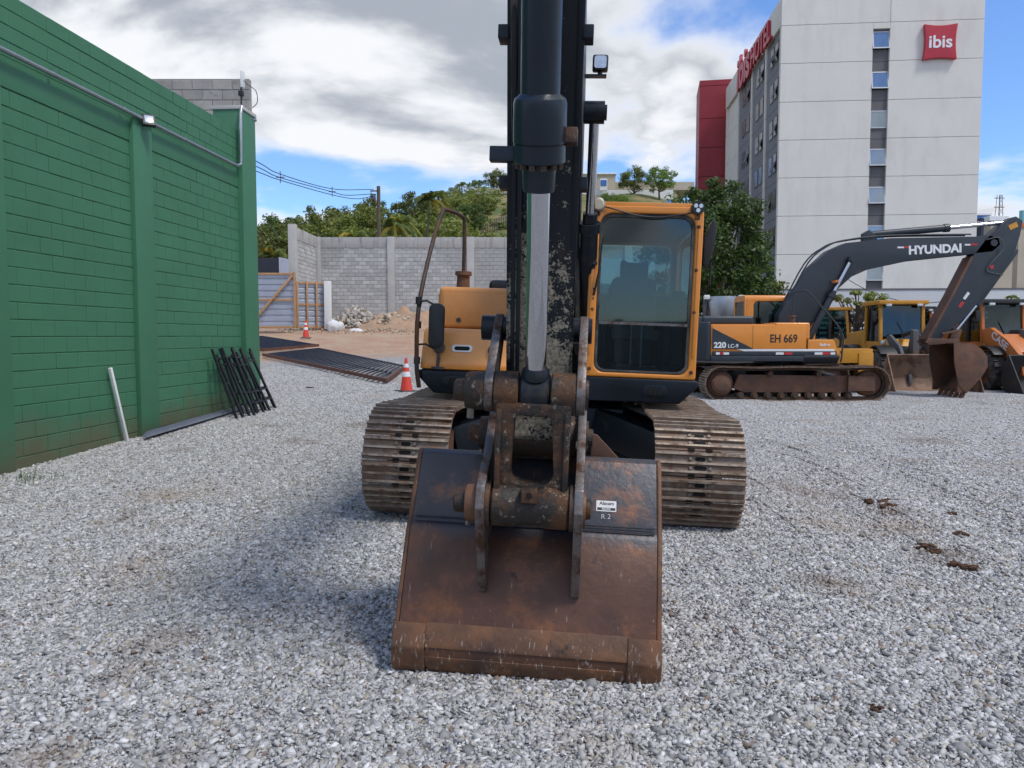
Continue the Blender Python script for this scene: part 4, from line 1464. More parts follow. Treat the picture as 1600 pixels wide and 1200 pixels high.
# stick: a tapering box hanging from the boom head
ARM = [(-4.70, 1.20), (-5.02, 2.25), (-5.46, 3.5), (-5.66, 4.05), (-5.6, 4.35), (-5.3, 4.3), (-5.02, 3.9), (-4.85, 3.4), (-4.50, 2.0), (-4.46, 1.20), (-4.50, 1.02), (-4.58, .95), (-4.66, .99), (-4.71, 1.08)]
am = MB().prism(ARM, 'x', -.146, .146).build('arm', M['arm'], EXC, .006)
MB().prism([(-4.705, 1.25), (-5.025, 2.25), (-5.465, 3.5), (-5.45, 3.5), (-5.01, 2.25), (-4.69, 1.25)], 'x', .128, .157).build('arm_flange', M['arm'], am, .002)
MB().prism([(-4.705, 1.25), (-5.025, 2.25), (-5.465, 3.5), (-5.45, 3.5), (-5.01, 2.25), (-4.69, 1.25)], 'x', -.157, -.128).build('arm_flange', M['arm'], am, .002)
for z, y in ((2.80, -5.20), (2.24, -4.98)):
    for sx in (-1, 1):
        MB().bx(sx * .172 - .022, sx * .172 + .022, y - .03, y + .06, z - .027, z + .027).build('arm_stop_block', M['navy'], am, .004)
for x in (-.125, -.10):
    MB().tube([(x, -4.78, 1.35), (x, -5.03, 2.2), (x, -5.48, 3.48)], .011, 6, 4).build('grease_pipe', M['navy'], am)
MB().tube([(-.115, -5.06, 2.30), (-.125, -5.2, 2.75), (-.12, -5.36, 3.1), (-.11, -5.5, 3.5)], .019, 8, 5).build('hydraulic_hose', M['rubber'], am)
P1, P2, P3 = Vector((0, -4.95, 1.31)), Vector((0, -4.985, .80)), Vector((0, -4.59, 1.07))
tip = Vector((0, -5.69, 3.35))
d = (tip - P1).normalized()


def along(z):
    return P1 + d * ((z - P1.z) / d.z)


bc = MB().rev(along(2.42), along(3.55), [(0, .105), (.045, .105), (.06, .10), (.075, .077), (1, .077)], 32).build('bucket_cylinder', M['barrel'], EXC)
MB().rev(along(2.262), along(2.42), [(0, .1), (.02, .104), (.42, .104), (.43, .1), (.45, .1), (.46, .1055), (1, .1055)], 32).build('cylinder_head', M['barrel'], bc)
a = along(2.30)
u = d.cross(Vector((1, 0, 0))).normalized()
for i in range(12):
    q = R(30 * i + 15)
    c_ = along(2.262) + (Vector((1, 0, 0)) * math.cos(q) + u * math.sin(q)) * .086
    MB().cyl(c_ - d * .022, c_, .0135, n=6).build('head_bolt', M['rust_dark'], bc)
MB().rev(along(2.155), along(2.262), [(0, .062), (.1, .066), (.9, .069), (1, .069)], 28).build('rod_wiper', M['barrel'], bc)
MB().cyl(along(1.38), along(2.2), .047, n=40).build('rod', M['chrome'], bc)
MB().rev(along(1.385), along(1.43), [(0, .066), (.6, .062), (1, .05)], 28).build('rod_collar', M['navy'], bc)
MB().bx(-.145, -.03, -.0, .05, -.03, .03).build('hose_clamp', M['barrel'], bc, .005, loc=along(2.30) + Vector((-.06, .03, 0)))
MB().bx(.10, .15, -.02, .06, -.03, .03).build('hose_clamp', M['rust_dark'], bc, .005, loc=along(2.36))
# linkage pin with its eyes
X_ = Vector((1, 0, 0))
re = MB().rev(P1 - X_ * .066, P1 + X_ * .066, [(0, .084), (.06, .092), (.94, .092), (1, .084)], 30).build('rod_eye', M['navy'], bc)
MB().bx(-.05, .05, -.012, .012, -.012, .012).build('grease_block', M['linkage'], re, .004, loc=P1 + Vector((0, -.02, -.092)))
# H-link
hl = empty('tilt_link')
hl.parent = EXC
for s in (-1, 1):
    MB().rev(P1 + X_ * (s * .072), P1 + X_ * (s * .183), [(0, .088), (.05, .096), (.95, .096), (1, .09)], 28).build('link_eye', M['linkage'], hl)
zc, hh = (P1.z + P2.z) / 2, P1.z - P2.z - .07


def taper(lp, k):
    return [(x * (1 + k * (z - zc)), z) for x, z in lp]


out_ = taper(rr(0, zc, .328, hh, .02, 6), .16)
inn = taper(rr(0, zc + .005, .185, .315, [.03, .03, .06, .06], 6), -.62)
me = MB().frame(out_, inn, 'y', -.055, .055).mesh('link_plate', M['linkage'], .01, 2)
me.transform(Matrix.Translation((0, (P1.y + P2.y) / 2, 0)) @ Matrix.Translation((0, 0, zc)) @ Matrix.Rotation(R(4), 4, 'X') @ Matrix.Translation((0, 0, -zc)))
link('link_plate', me, None, hl)
for s in (-1, 1):
    MB().bx(s * .152 - .012, s * .152 + .012, P1.y - .09, P1.y + .06, .87, 1.24).build('link_rib', M['linkage'], hl, .006)
MB().rev(P2 - X_ * .176, P2 + X_ * .176, [(0, .086), (.03, .098), (.3, .098), (.38, .088), (.62, .088), (.7, .098), (.97, .098), (1, .086)], 32).build('link_boss', M['linkage'], hl)
nb_ = MB().bx(-.036, .036, -.03, .03, -.034, .034).build('stop_nut', M['linkage'], hl, .006, loc=P2 + Vector((0, -.085, .07)))
MB().cyl((0, -.0345, 0), (0, -.02, 0), .014, n=12).build('nut_hole', M['hole'], nb_)
# guide links from the pin back to the stick
PG = Vector((0, -4.66, 1.60))
for s in (-1, 1):
    gk = MB()
    a, b = P1, PG
    dv = (b - a).normalized()
    nv = Vector((0, -dv.z, dv.y))
    loop = []
    for i in range(9):
        q = math.pi * i / 8
        loop.append(a + nv * (.092 * math.cos(q)) - dv * (.092 * math.sin(q)))
    for i in range(9):
        q = math.pi * i / 8
        loop.append(b - nv * (.07 * math.cos(q)) + dv * (.07 * math.sin(q)))
    gk.prism([(p.y, p.z) for p in loop], 'x', s * .186, s * .226)
    g_ = gk.build('guide_link', M['worn_steel'], EXC, .005)
    MB().cyl(PG + X_ * (s * .14), PG + X_ * (s * (.245 if s > 0 else .29)), .062, n=20).build('guide_pin', M['navy'], g_)
    if s < 0:
        MB().rev(P1 + X_ * -.227, P1 + X_ * -.315, [(0, .088), (.8, .088), (1, .08)], 26).build('pin_collar', M['linkage'], g_)
        MB().rev(P1 + X_ * -.315, P1 + X_ * -.37, [(0, .052), (.85, .05), (1, .042)], 20).build('pin_end', M['linkage'], g_)
        MB().cyl(P1 + Vector((-.29, -.02, -.125)), P1 + Vector((-.29, -.02, -.08)), .018, n=6).build('lock_bolt', M['bolt'], g_)
    else:
        MB().rev(P1 + X_ * .227, P1 + X_ * .240, [(0, .07), (1, .066)], 26).build('pin_end', M['linkage'], g_)

# ---- bucket, curled under, its back to the camera
BW = .598
bk = MB()
bk.sheet([(-4.18, .89), (-4.485, .942), (-4.51, .934), (-4.725, .60)], 'x', -BW, BW, -.02)
bk = bk.build('bucket', M['bucket'], EXC, .004)
LOW = [(-4.715, .625), (-4.742, .60), (-4.85, .355), (-4.94, .15), (-4.955, .08), (-4.94, .02), (-4.89, -.03), (-4.78, -.06), (-4.5, -.05), (-4.1, .03), (-3.75, .21)]
MB().sheet(LOW, 'x', -BW, BW, -.022).build('bucket_shell', M['bucket'], bk, .004)
for z_, y_ in ((.645, -4.741), (.664, -4.726)):
    MB().cyl((-BW + .01, y_ + .0, z_), (BW - .01, y_ + .0, z_), .0042, n=8).build('weld_seam', M['bucket'], bk)
SIDE = [(-4.17, .90), (-4.49, .962), (-4.525, .945), (-4.735, .615), (-4.76, .58), (-4.865, .35), (-4.952, .155), (-4.966, .08), (-4.95, .012), (-4.895, -.042), (-4.78, -.073), (-4.5, -.062), (-4.1, .018), (-3.74, .20), (-3.9, .55)]
for s in (-1, 1):
    MB().prism(SIDE, 'x', s * BW, s * (BW + .026)).build('side_plate', M['bucket_low'], bk, .011, 3)
    MB().sheet([(-4.93, .20), (-4.972, .10), (-4.955, .01), (-4.905, -.05), (-4.78, -.083)], 'x', s * (BW + .027), s * (BW - .13), -.018).build('corner_wear_plate', M['bucket_low'], bk, .009, 3)
MB().sheet([(-4.925, .205), (-4.962, .12), (-4.968, .10)], 'x', -BW + .13, BW - .13, -.015).build('wear_strip', M['bucket_low'], bk, .005)
MB().sheet([(-4.962, .062), (-4.945, .005), (-4.925, -.02)], 'x', -BW + .142, BW - .142, -.014).build('wear_strip', M['bucket_low'], bk, .005)
EAR = [(-4.50, .99), (-4.49, 1.10), (-4.53, 1.19), (-4.62, 1.215), (-4.70, 1.17), (-4.86, 1.02), (-5.07, .90), (-5.105, .80), (-5.07, .70), (-4.98, .55), (-4.90, .36), (-4.865, .345), (-4.75, .58), (-4.56, .87)]
for s in (-1, 1):
    er = MB().prism(EAR, 'x', s * .198, s * .238).build('ear', M['worn_steel'], bk, .006)
    for p, r_ in ((P3, .075), (P2, .075)):
        e_ = .33 if s < 0 else .255
        MB().rev(p + X_ * (s * .238), p + X_ * (s * (.29 if s < 0 else .25)), [(0, r_ + .012), (1, r_ + .008)], 24).build('pin_boss', M['bucket_low'] if p is P2 else M['linkage'], er)
        MB().rev(p + X_ * (s * (.29 if s < 0 else .25)), p + X_ * (s * (e_ + .02)), [(0, r_ - .028), (.85, r_ - .03), (1, r_ - .04)], 20).build('pin_end', M['linkage'], er)
        if s < 0:
            MB().cyl(p + Vector((-.28, -.01, -.10)), p + Vector((-.28, -.01, -.06)), .014, n=6).build('lock_bolt', M['bolt'], er)
    MB().rev(P2 + X_ * (s * .178), P2 + X_ * (s * .198), [(0, .105), (1, .105)], 24).build('bushing', M['rust_dark'], er)
MB().rev(P3 - X_ * .19, P3 + X_ * .19, [(0, .10), (.1, .112), (.9, .112), (1, .10)], 28).build('arm_end_boss', M['rust_dark'], am)
for i in range(5):
    x = -.5 + .25 * i
    MB().prism([(-3.80, .19), (-3.74, .235), (-3.42, .40), (-3.44, .37), (-3.76, .16)], 'x', x - .05, x + .05).build('tooth', M['worn_steel'], bk, .006)
MB().prism([(-4.22, .955), (-4.36, 1.02), (-4.5, 1.0), (-4.52, .90)], 'x', -.21, .21).build('bucket_top_rib', M['bucket'], bk, .01)
MB().prism([(.27, 0), (.42, 0), (.30, .12), (.27, .13)], 'y', -4.40, -4.37).build('gusset', M['rust_frame'], bk, .004, loc=(0, 0, .94))
# sticker on the back plate
sn = Vector((0, -.84, .54)).normalized()       # outward normal of the upper back plate
su = Vector((0, .54, .84)).normalized()


def on_back(x, z):
    t = (z - .60) / (.88 - .60)
    return Vector((x, -4.725 + t * .18, z)) + sn * .0212


mt_ = face_mtx(on_back(.353, .735), (1, 0, 0), su)
me = MB().prism(rr(0, 0, .098, .055, .003, 2), 'z', 0, .0012).mesh('sticker', M['sticker'])
me.transform(mt_)
stk = link('sticker', me, None, bk)
text('sticker_lettering', 'Alacam', .024, M['ink'], stk, mt_ @ Matrix.Translation((0.002, .0135, .0014)), .0002, .0006, 1.0)
text('sticker_small_print', '- - - - - - -', .008, M['ink_grey'], stk, mt_ @ Matrix.Translation((0, -.001, .0014)), .0002)
me = MB().bx(-.044, .044, -.022, -.0085, .0012, .0016).mesh('sticker_bar', M['ink'])
me.transform(mt_)
link('sticker_bar', me, None, stk)
text('sticker_number', '8003008', .012, M['sticker'], stk, mt_ @ Matrix.Translation((0.0, -.0155, .0018)), .0002, .0002)
text('chalk_mark', 'R 2', .035, M['decal_white'], bk, face_mtx(on_back(.352, .688) + sn * .003, (1, 0, .06), su), .0003, -.0006)
# hoses that hang behind the stick
for x, yy in ((.1, -.5), (-.1, -.45), (.02, -.42)):
    MB().tube([(x, yy, 1.5), (x * 1.5, yy - .35, 1.42), (x * 1.2, yy - .5, 1.9), (x, yy - .6, 2.4)], .024, 8, 6).build('hydraulic_hose', M['rubber'], EXC)

# ---- the machine parked side-on at the back
EX2 = empty('excavator', (7.33, 21.2, -0.11), (0, 0, R(90)), 'orange and charcoal tracked excavator parked side-on at the back, boom stretched out', 'excavator')
build_under(EX2)
build_upper(EX2, M['orange'], M['orange'], M['navy_far'], M['glass_dark'], M['navy_far'])
build_cab(EX2, M['orange'], M['glass_dark'], M['navy_far'])
b2 = ext_boom(EX2, M['navy_far'])
A2 = [(5.6, 4.49), (5.78, 4.56), (5.95, 4.45), (5.90, 4.1), (5.80, 3.72), (5.55, 3.2), (4.62, 2.05), (3.98, 1.46), (3.84, 1.37), (3.73, 1.40), (3.69, 1.52), (3.76, 1.66), (4.27, 2.56), (4.75, 3.58), (5.05, 4.0)]
a2 = MB().prism([(-u_, z_) for u_, z_ in A2], 'x', -.19, .19).build('arm', M['navy_far'], EX2, .01)
MB().prism([(-3.72, 1.45), (-3.66, 1.5), (-4.22, 2.56), (-4.70, 3.56), (-4.76, 3.56), (-4.28, 2.54)], 'x', -.205, .205).build('arm_worn_edge', M['rust_frame'], a2, .004)
c0, c1, c2_ = Vector((0, -5.93, 3.75)), Vector((0, -4.98, 2.36)), Vector((0, -4.50, 1.72))
bc2 = MB().rev(c0, c1, [(0, .06), (.05, .08), (.92, .08), (.925, .1), (1, .1)], 18).build('bucket_cylinder', M['navy_far'], EX2)
MB().cyl(c1, c2_, .044, n=14).build('rod', M['chrome'], bc2)
for x in (-.2, .2):
    MB().bar((x, -4.02, 1.62), (x, -4.50, 1.72), .05, .12, (1, 0, 0)).build('guide_link', M['rust_frame'], EX2, .006)
MB().bar((0, -4.50, 1.74), (0, -4.40, 1.36), .24, .12, (1, 0, 0)).build('tilt_link', M['rust_frame'], EX2, .01)
BK2 = [(3.72, 1.36), (4.12, 1.40), (4.6, 1.386), (4.82, 1.24), (4.95, 1.066), (4.98, .81), (4.82, .53), (4.47, .14)]
bk2 = MB().sheet([(-u_, z_) for u_, z_ in BK2[1:]], 'x', -.60, .60, .02).build('bucket', M['rust_frame'], EX2, .004)
for s in (-1, 1):
    MB().prism([(-u_, z_) for u_, z_ in BK2[1:]] + [(-4.27, .36), (-4.15, .9)], 'x', s * .60, s * .63).build('side_plate', M['rust_frame'], bk2, .006)
    MB().prism([(-3.70, 1.52), (-3.62, 1.42), (-3.72, 1.34), (-4.1, 1.37), (-4.5, 1.38), (-4.45, 1.5), (-4.2, 1.5)], 'x', s * .2, s * .24).build('ear', M['rust_frame'], bk2, .005)
    MB().bx(s * .60 - .012, s * .60 + .045, -4.40, -4.26, .16, .42).build('side_cutter', M['rust_frame'], bk2, .01)
for i in range(5):
    x = -.52 + .26 * i
    MB().prism([(-4.49, .20), (-4.43, .22), (-4.30, -.08), (-4.33, -.09), (-4.47, .08)], 'x', x - .045, x + .045).build('tooth', M['rust_frame'], bk2, .006)
# lettering on its flank; text runs towards the front (+u), seen from -x
def flank(u_, z_, x=-1.38, tilt=0.0):
    return face_mtx((x, -u_, z_), (0, -math.cos(tilt), math.sin(tilt)), (0, math.sin(tilt), math.cos(tilt)))


text('unit_number', 'EH 669', .29, M['ink'], EX2, flank(-.33, 1.62, -1.3765), .002, .006, .82)
text('model_lettering', '220', .20, M['decal_white'], EX2, flank(-1.97, 1.455, -1.3835), .002, .007, 1.05)
text('model_lettering', 'LC-9', .135, M['decal_white'], EX2, flank(-1.63, 1.435, -1.3835), .002, .0018, 1.0)
text('model_lettering', 'Robex', .10, M['decal_white'], EX2, flank(.74, 1.47, -1.367), .002, .003, 1.0)
text('boom_lettering', 'HYUNDAI', .29, M['decal_white'], EX2, flank(3.80, 3.735, -.1915, .045), .002, .012, 1.02)
for u_, w_, m_ in ((2.94, .16, 'sticker'), (3.08, .12, 'decal_red'), (4.60, .14, 'sticker'), (4.76, .17, 'decal_red')):
    MB().bx(-.194, -.1905, -u_ - w_ / 2, -u_ + w_ / 2, 3.77 + (u_ - 3) * .04, 3.81 + (u_ - 3) * .04).build('reflector_strip', M[m_], b2)
for u_, w_, m_ in ((-2.02, .1, 'sticker'), (-1.92, .09, 'decal_red'), (-1.8, .14, 'sticker'), (-.42, .2, 'sticker'), (-.2, .2, 'decal_red'), (.58, .2, 'sticker'), (.78, .2, 'decal_red'), (.95, .12, 'sticker')):
    MB().bx(-1.3765, -1.372, -u_ - w_ / 2, -u_ + w_ / 2, 1.215, 1.275).build('reflector_strip', M[m_], EX2)
MB().box((-.192, -4.62, 2.58), (.006, .07, .2), (R(35), 0, 0)).build('reflector_strip', M['sticker'], a2)
MB().box((-.192, -4.50, 2.36), (.006, .07, .16), (R(35), 0, 0)).build('reflector_strip', M['decal_red'], a2)
MB().box((-.192, -5.72, 4.32), (.006, .22, .13), (R(-25), 0, 0)).build('yellow_plate', M['yellow'], a2)
MB().box((-.195, -5.22, 3.30), (.01, .09, .09)).build('red_tag', M['decal_red'], a2)
MB().cyl((-.30, -1.3, 2.9), (-.30, -1.29, 2.96), .09, n=10).build('roof_beacon', M['case_orange'], EX2)
MB().tube([(-.22, -5.05, 3.98), (-.26, -5.35, 4.02), (-.27, -5.45, 3.75), (-.25, -5.2, 3.42), (-.22, -5.1, 3.2), (-.2, -5.5, 3.1)], .014, 6, 6).build('hydraulic_hose', M['seat_grey'], a2)
for o_ in list(EX2.children):
    if o_.name.split('.')[0] in ('boom', 'boom_cylinder', 'arm_cylinder', 'arm', 'bucket_cylinder', 'guide_link', 'tilt_link', 'bucket', 'boom_lettering', 'roof_beacon'):
        o_.scale = (1, 1.09, 1.08)

# ------------------------------------------------------------------ hotel
M['hotel_white'] = mat('pale_precast_panel', (0.70, 0.665, 0.61), 0.8, var=0.05, vs=0.5, c2=(0.61, 0.575, 0.525), s2=0.45, t2=(.5, .75), stretch=(1.5, 1.5, .5), bump=0.05, bs=8)
M['hotel_grey'] = mat('grey_facade_panel', (0.19, 0.19, 0.21), 0.8, var=0.06, vs=0.6)
M['strip_grey'] = mat('dark_grey_spandrel', (0.13, 0.125, 0.13), 0.75, var=0.08, vs=0.8)
M['joint'] = mat('panel_joint', (0.09, 0.09, 0.09), 0.9)
M['alu'] = mat('aluminium_frame', (0.5, 0.5, 0.5), 0.4, 0.6, var=.05)
M['hotel_glass'] = mat('window_glass', (0.26, 0.31, 0.35), 0.06, 0.75, var=.2, vs=.6)
M['dark_glass'] = mat('dark_window_glass', (0.035, 0.037, 0.042), 0.2, 0.0, var=.2, vs=.6, spec=.3)
M['hotel_red'] = mat('red_cladding', (0.27, 0.016, 0.024), 0.5, var=0.08, vs=.4)
M['sign_red'] = mat('red_sign', (0.44, 0.022, 0.040), 0.4, var=0.05, vs=.6)


def fit_text(name, body, mt, parent, origin, right, up, width, height, extrude, bold):
    o_ = text(name, body, 1.0, mt, parent, Matrix.Identity(4), extrude, bold, align='LEFT')
    co = np.array([v.co[:] for v in o_.data.vertices])
    lo, hi = co.min(0), co.max(0)
    k = Matrix.Diagonal((width / (hi[0] - lo[0]), height / (hi[1] - lo[1]), 1, 1)) @ Matrix.Translation((-lo[0], -lo[1], 0))
    o_.data.transform(face_mtx(origin, right, up) @ k)
    return o_


HZ = [P(1212, y, 58.4).z for y in (-4, 39.7, 99.3, 159.6, 219, 278, 337.7, 397.5, 457, 517)] + [-.6]
ht = empty('hotel_building', (19.95, 58.4, 0), (0, 0, -math.atan(.085)), 'tall pale hotel block with a window strip and red rooftop lettering', 'building')
ht.scale = (.925, 1, 1)
MB().bx(.3, 15.2, .35, 21.0, -.6, HZ[0] - .1).build('core', M['joint'], ht)
SX0, SX1 = 7.1, 8.4
for i in range(10):
    zt, zb = HZ[i] - .03, HZ[i + 1]
    if i == 0:
        for a, b in ((0, SX1 - .015), (SX1 + .015, 15.5)):
            MB().bx(a, b, 0, .34, zb, zt + .03).build('panel', M['hotel_white'], ht, .01, 1)
        continue
    for a, b in ((0, SX0), (SX1, 15.5)):
        MB().bx(a, b, 0, .34, zb, zt).build('panel', M['hotel_white'], ht, .01, 1)
    if i == 1:
        MB().bx(SX0 + .01, SX1 - .01, 0, .34, HZ[1] - .45, zt).build('panel', M['hotel_white'], ht, .01, 1)
    z1, z0 = HZ[i] - (.75 if i > 1 else .62), HZ[i] - (2.03 if i > 1 else 1.9)
    MB().bx(SX0, SX1, .22, .34, zb, z0).build('spandrel', M['strip_grey'], ht)
    MB().bx(SX0, SX1, .22, .34, z1, min(zt, HZ[1] - .45)).build('spandrel', M['strip_grey'], ht)
    wz, ww = z1 - z0, SX1 - SX0
    wn = MB().frame(rr(0, -wz / 2, ww, wz, .01, 1), rr(0, -wz / 2, ww - .16, wz - .16, .01, 1), 'y', -.06, .0).build('window', M['alu'], ht, loc=((SX0 + SX1) / 2, .2, z1), rot=(-R((0, 9, 10, 1, 9, 10, 2, 8, 0, 0)[i]), 0, 0))
    MB().bx(-ww / 2 + .08, ww / 2 - .08, -.035, -.025, -wz + .08, -.08).build('pane', M['hotel_glass'], wn)
    MB().bx(SX0, SX1, .33, .345, z0, z1).build('reveal', M['cabin_dark'], ht)
# long side with pairs of windows
bays = [(.42, 4.62), (4.95, 9.62), (9.95, 15.2)]
for a, b in ((0.345, .42), (4.62, 4.95), (9.62, 9.95), (15.2, 15.5), (20.9, 21.3)):
    for i in range(1, 10):
        MB().bx(0, .3, a, b, HZ[i + 1] + .0, HZ[i] - .03).build('pilaster', M['hotel_white'], ht)
MB().bx(-.06, .3, .345, 21.3, HZ[1], HZ[0]).build('parapet', M['hotel_white'], ht, .02)
MB().bx(.3, 15.5, 21.0, 21.3, -.6, HZ[0]).build('rear_wall', M['hotel_white'], ht)
MB().bx(15.21, 15.5, .345, 20.99, -.6, HZ[0]).build('end_wall', M['hotel_white'], ht)
MB().bx(.0, 15.49, .345, 21.29, HZ[0], HZ[0] + .1).build('roof_edge', M['hotel_white'], ht)
for i in range(1, 10):
    for a, b in bays:
        MB().bx(.13, .3, a, b, HZ[i + 1], HZ[i] - .03).build('facade_panel', M['hotel_grey'], ht)
        for f0, f1 in ((.14, .38), (.47, .71)):
            y0_, y1_ = a + (b - a) * f0, a + (b - a) * f1
            z1 = HZ[i] - .62
            wn = MB().bx(.075, .135, y0_, y1_, z1 - 1.45, z1).build('window', M['strip_grey'], ht)
            MB().bx(.07, .078, y0_ + .06, y1_ - .06, z1 - 1.39, z1 - .06).build('pane', M['dark_glass'], wn)
            if random.random() < .3:
                me = MB().bx(-.03, 0, 0, y1_ - y0_, -.75, 0).mesh('open_sash', M['strip_grey'])
                link('open_sash', me, None, wn, (.07, y0_, z1 - .65), (0, R(20), 0))
    MB().bx(.22, .3, 15.5, 20.9, HZ[i + 1], HZ[i] - .03).build('facade_panel', M['hotel_white'], ht)
fit_text('roof_lettering', 'ibis', M['sign_red'], ht, (-.22, 14.6, HZ[1] - .42), (0, -1, 0), (0, 0, 1), 5.2, 3.0, .12, .03)
fit_text('roof_lettering', 'HOTEL', M['sign_red'], ht, (-.22, 8.9, HZ[1] - .17), (0, -1, 0), (0, 0, 1), 6.6, 1.75, .12, .02)
SGZ = P(1460, 67, 57.4).z
loop = []
for k in range(4):
    for i in range(10):
        t = i / 10
        a = R(45 + 90 * k), R(135 + 90 * k)
        p, q = Vector((math.cos(a[0]), math.sin(a[0]))), Vector((math.cos(a[1]), math.sin(a[1])))
        v = p.lerp(q, t) * 1.8
        n_ = ((p + q) / 2).normalized()
        v -= n_ * .13 * math.sin(math.pi * t)
        loop.append((12.1 + v.x, SGZ + v.y))
sg = MB().prism(loop, 'y', -.34, -.04).build('wall_sign', M['sign_red'], ht, .06, 3)
fit_text('sign_lettering', 'ibis', M['decal_white'], sg, (11.22, -.345, SGZ - .45), (1, 0, 0), (0, 0, 1), 1.75, .90, .01, .02)
rb = empty('red_tower_block', (19.35, 81, 0), (0, 0, R(-10)), 'dark red clad tower behind the pale hotel', 'building')
z = P(1090, 126, 81).z
MB().bx(.1, 5.9, .1, 5, -1, 27.3).build('core', M['joint'], rb)
for h in (.6, 3.3, 2.95, 2.95, 2.95, 2.95, 2.95, 2.95, 2.95, 2.95):
    MB().bx(0, 6, 0, 5.1, z - h + .05, z).build('cladding_panel', M['hotel_red'], rb, .01, 1)
    z -= h
M['plinth'] = mat('white_rendered_wall', (0.58, 0.58, 0.585), 0.8, var=0.05, vs=.4)
pw = empty('white_yard_wall', (9.2, 47, 0), (0, 0, R(-4)), 'long low white wall running behind the parked machines', 'wall')
for i in range(6):
    MB().bx(i * 6, i * 6 + 5.97, 0, .25, -.5, 4.3).build('wall_panel', M['plinth'], pw, .01, 1)
    MB().bx(i * 6, i * 6 + 5.97, -.03, .28, 4.3, 4.4).build('coping', M['strip_grey'], pw)

# ------------------------------------------------------------------ far right: sheds, pylon sign, tower, tank
M['blue_wall'] = mat('blue_cladding', (0.05, 0.16, 0.46), 0.6, var=.1, vs=.3)
M['navy_sign'] = mat('navy_sign_face', (0.014, 0.02, 0.055), 0.5)
M['beige'] = mat('beige_render', (0.44, 0.38, 0.29), 0.85, var=.12, vs=.3)
M['teal'] = mat('pale_teal_tank', (0.20, 0.46, 0.50), 0.6)
M['tile_red'] = mat('terracotta', (0.46, 0.15, 0.06), 0.8, var=.15, vs=.8)


def pblock(name, px0, px1, py0, py1, Y, dep, mt, label, cat='building', parent=None, pn=None):
    a, b = P(px0, py1, Y), P(px1, py0, Y)
    if parent is None:
        parent = empty(name, (a.x, Y, 0), (0, 0, 0), label, cat)
        pn = 'wall'
    o_ = MB().bx(a.x - parent.location.x, b.x - parent.location.x, Y - parent.location.y, Y + dep - parent.location.y, a.z, b.z).build(pn, mt, parent, .05, 1)
    return parent


bb = pblock('blue_warehouse', 1500, 1549, 336, 520, 120, 18, M['blue_wall'], 'bright blue clad warehouse beyond the hotel corner')
pblock('', 1498, 1550, 332, 336.2, 119.8, 18.4, M['decal_white'], '', parent=bb, pn='roof_edge')
ps = pblock('pylon_sign', 1526.5, 1538.5, 340, 500, 84, .8, M['navy_sign'], 'tall navy pylon sign with white letters beside the hotel', 'sign')
fit_text('sign_lettering', 'PAL', M['decal_white'], ps, P(1527.6, 353, 83.97) - ps.location, (1, 0, 0), (0, 0, 1), .62, .5, .01, .0)
for i in range(5):
    MB().bx(.1, .72, -.03, -.005, 8.3 + i * .45, 8.45 + i * .45).build('sign_line', M['seat_grey'], ps)
be = pblock('beige_building', 1541, 1640, 345, 520, 110, 14, M['beige'], 'beige building with a flat white roof on the right')
pblock('', 1546, 1577, 337, 345, 109.7, 14, M['decal_white'], '', parent=be, pn='flat_roof')
for px in (1556, 1572, 1590):
    pblock('', px, px + 7, 356, 364, 109.95, .2, M['dark_glass'], '', parent=be, pn='window')
tt = empty('water_tank', P(1597, 350, 100), (0, 0, 0), 'pale teal water tank on a terracotta base at the right edge', 'tank')
MB().cyl((0, 0, .1), (0, 0, 1.7), .36, .36, 18).build('tank', M['teal'], tt)
MB().bx(-.8, .8, -.6, .6, -.6, .1).build('base', M['tile_red'], tt, .03)
MB().bx(-.7, .7, -.5, .5, -9, -.6).build('pier', M['beige'], tt)
ty = empty('lattice_tower', P(1560.5, 345, 260), (0, 0, .3), 'far steel lattice power tower on the skyline', 'tower')
tb_, tp_ = 1.4, .5
zs = [0, 2, 4, 5.6, 7.2, 8.6]
for sx, sy in ((1, 1), (1, -1), (-1, -1), (-1, 1)):
    MB().bar((sx * tb_, sy * tb_, -12), (sx * tp_, sy * tp_, 8.6), .12, .12).build('leg', M['strip_grey'], ty)
for a, b in zip(zs, zs[1:]):
    wa, wb = tb_ + (tp_ - tb_) * (a + 12) / 20.6, tb_ + (tp_ - tb_) * (b + 12) / 20.6
    for s in (-1, 1):
        MB().bar((-wa * s, -wa, a), (wb * s, -wb, b), .08, .08).build('brace', M['strip_grey'], ty)
for z in (1.2, 4.4, 7.4):
    MB().bar((-2.1, 0, z), (2.1, 0, z + .2), .2, .25).build('cross_arm', M['strip_grey'], ty)

# ------------------------------------------------------------------ utility pole and wires
pb_ = P(592.5, 400, 52)
pp = empty('utility_pole', (pb_.x, 52, 3.5), (0, 0, 0), 'concrete utility pole rising behind the grey wall', 'pole')
ztop = P(592.5, 291, 52).z - 3.5
MB().cyl((0, 0, -1), (0, 0, ztop), .16, .12, 12).build('pole', M['trunk'], pp)
MB().bx(-.55, 0, -.04, .04, ztop - .35, ztop - .27).build('bracket', M['strip_grey'], pp)
for k in range(3):
    MB().rev((-.5 + .13 * k, 0, ztop - .75 - .12 * k), (-.5 + .13 * k, 0, ztop - .5), [(0, .05), (.3, .08), (.6, .05), (1, .07)], 10).build('insulator', M['strip_grey'], pp)
MB().bar((-.5, 0, ztop - .3), (-.45, 0, ztop - 1.1), .04, .04).build('hanger', M['strip_grey'], pp)
WY = {584: 52, 582: 52, 558: 49.6, 542: 48.2, 519: 46.2, 438: 39, 406: 36.2}
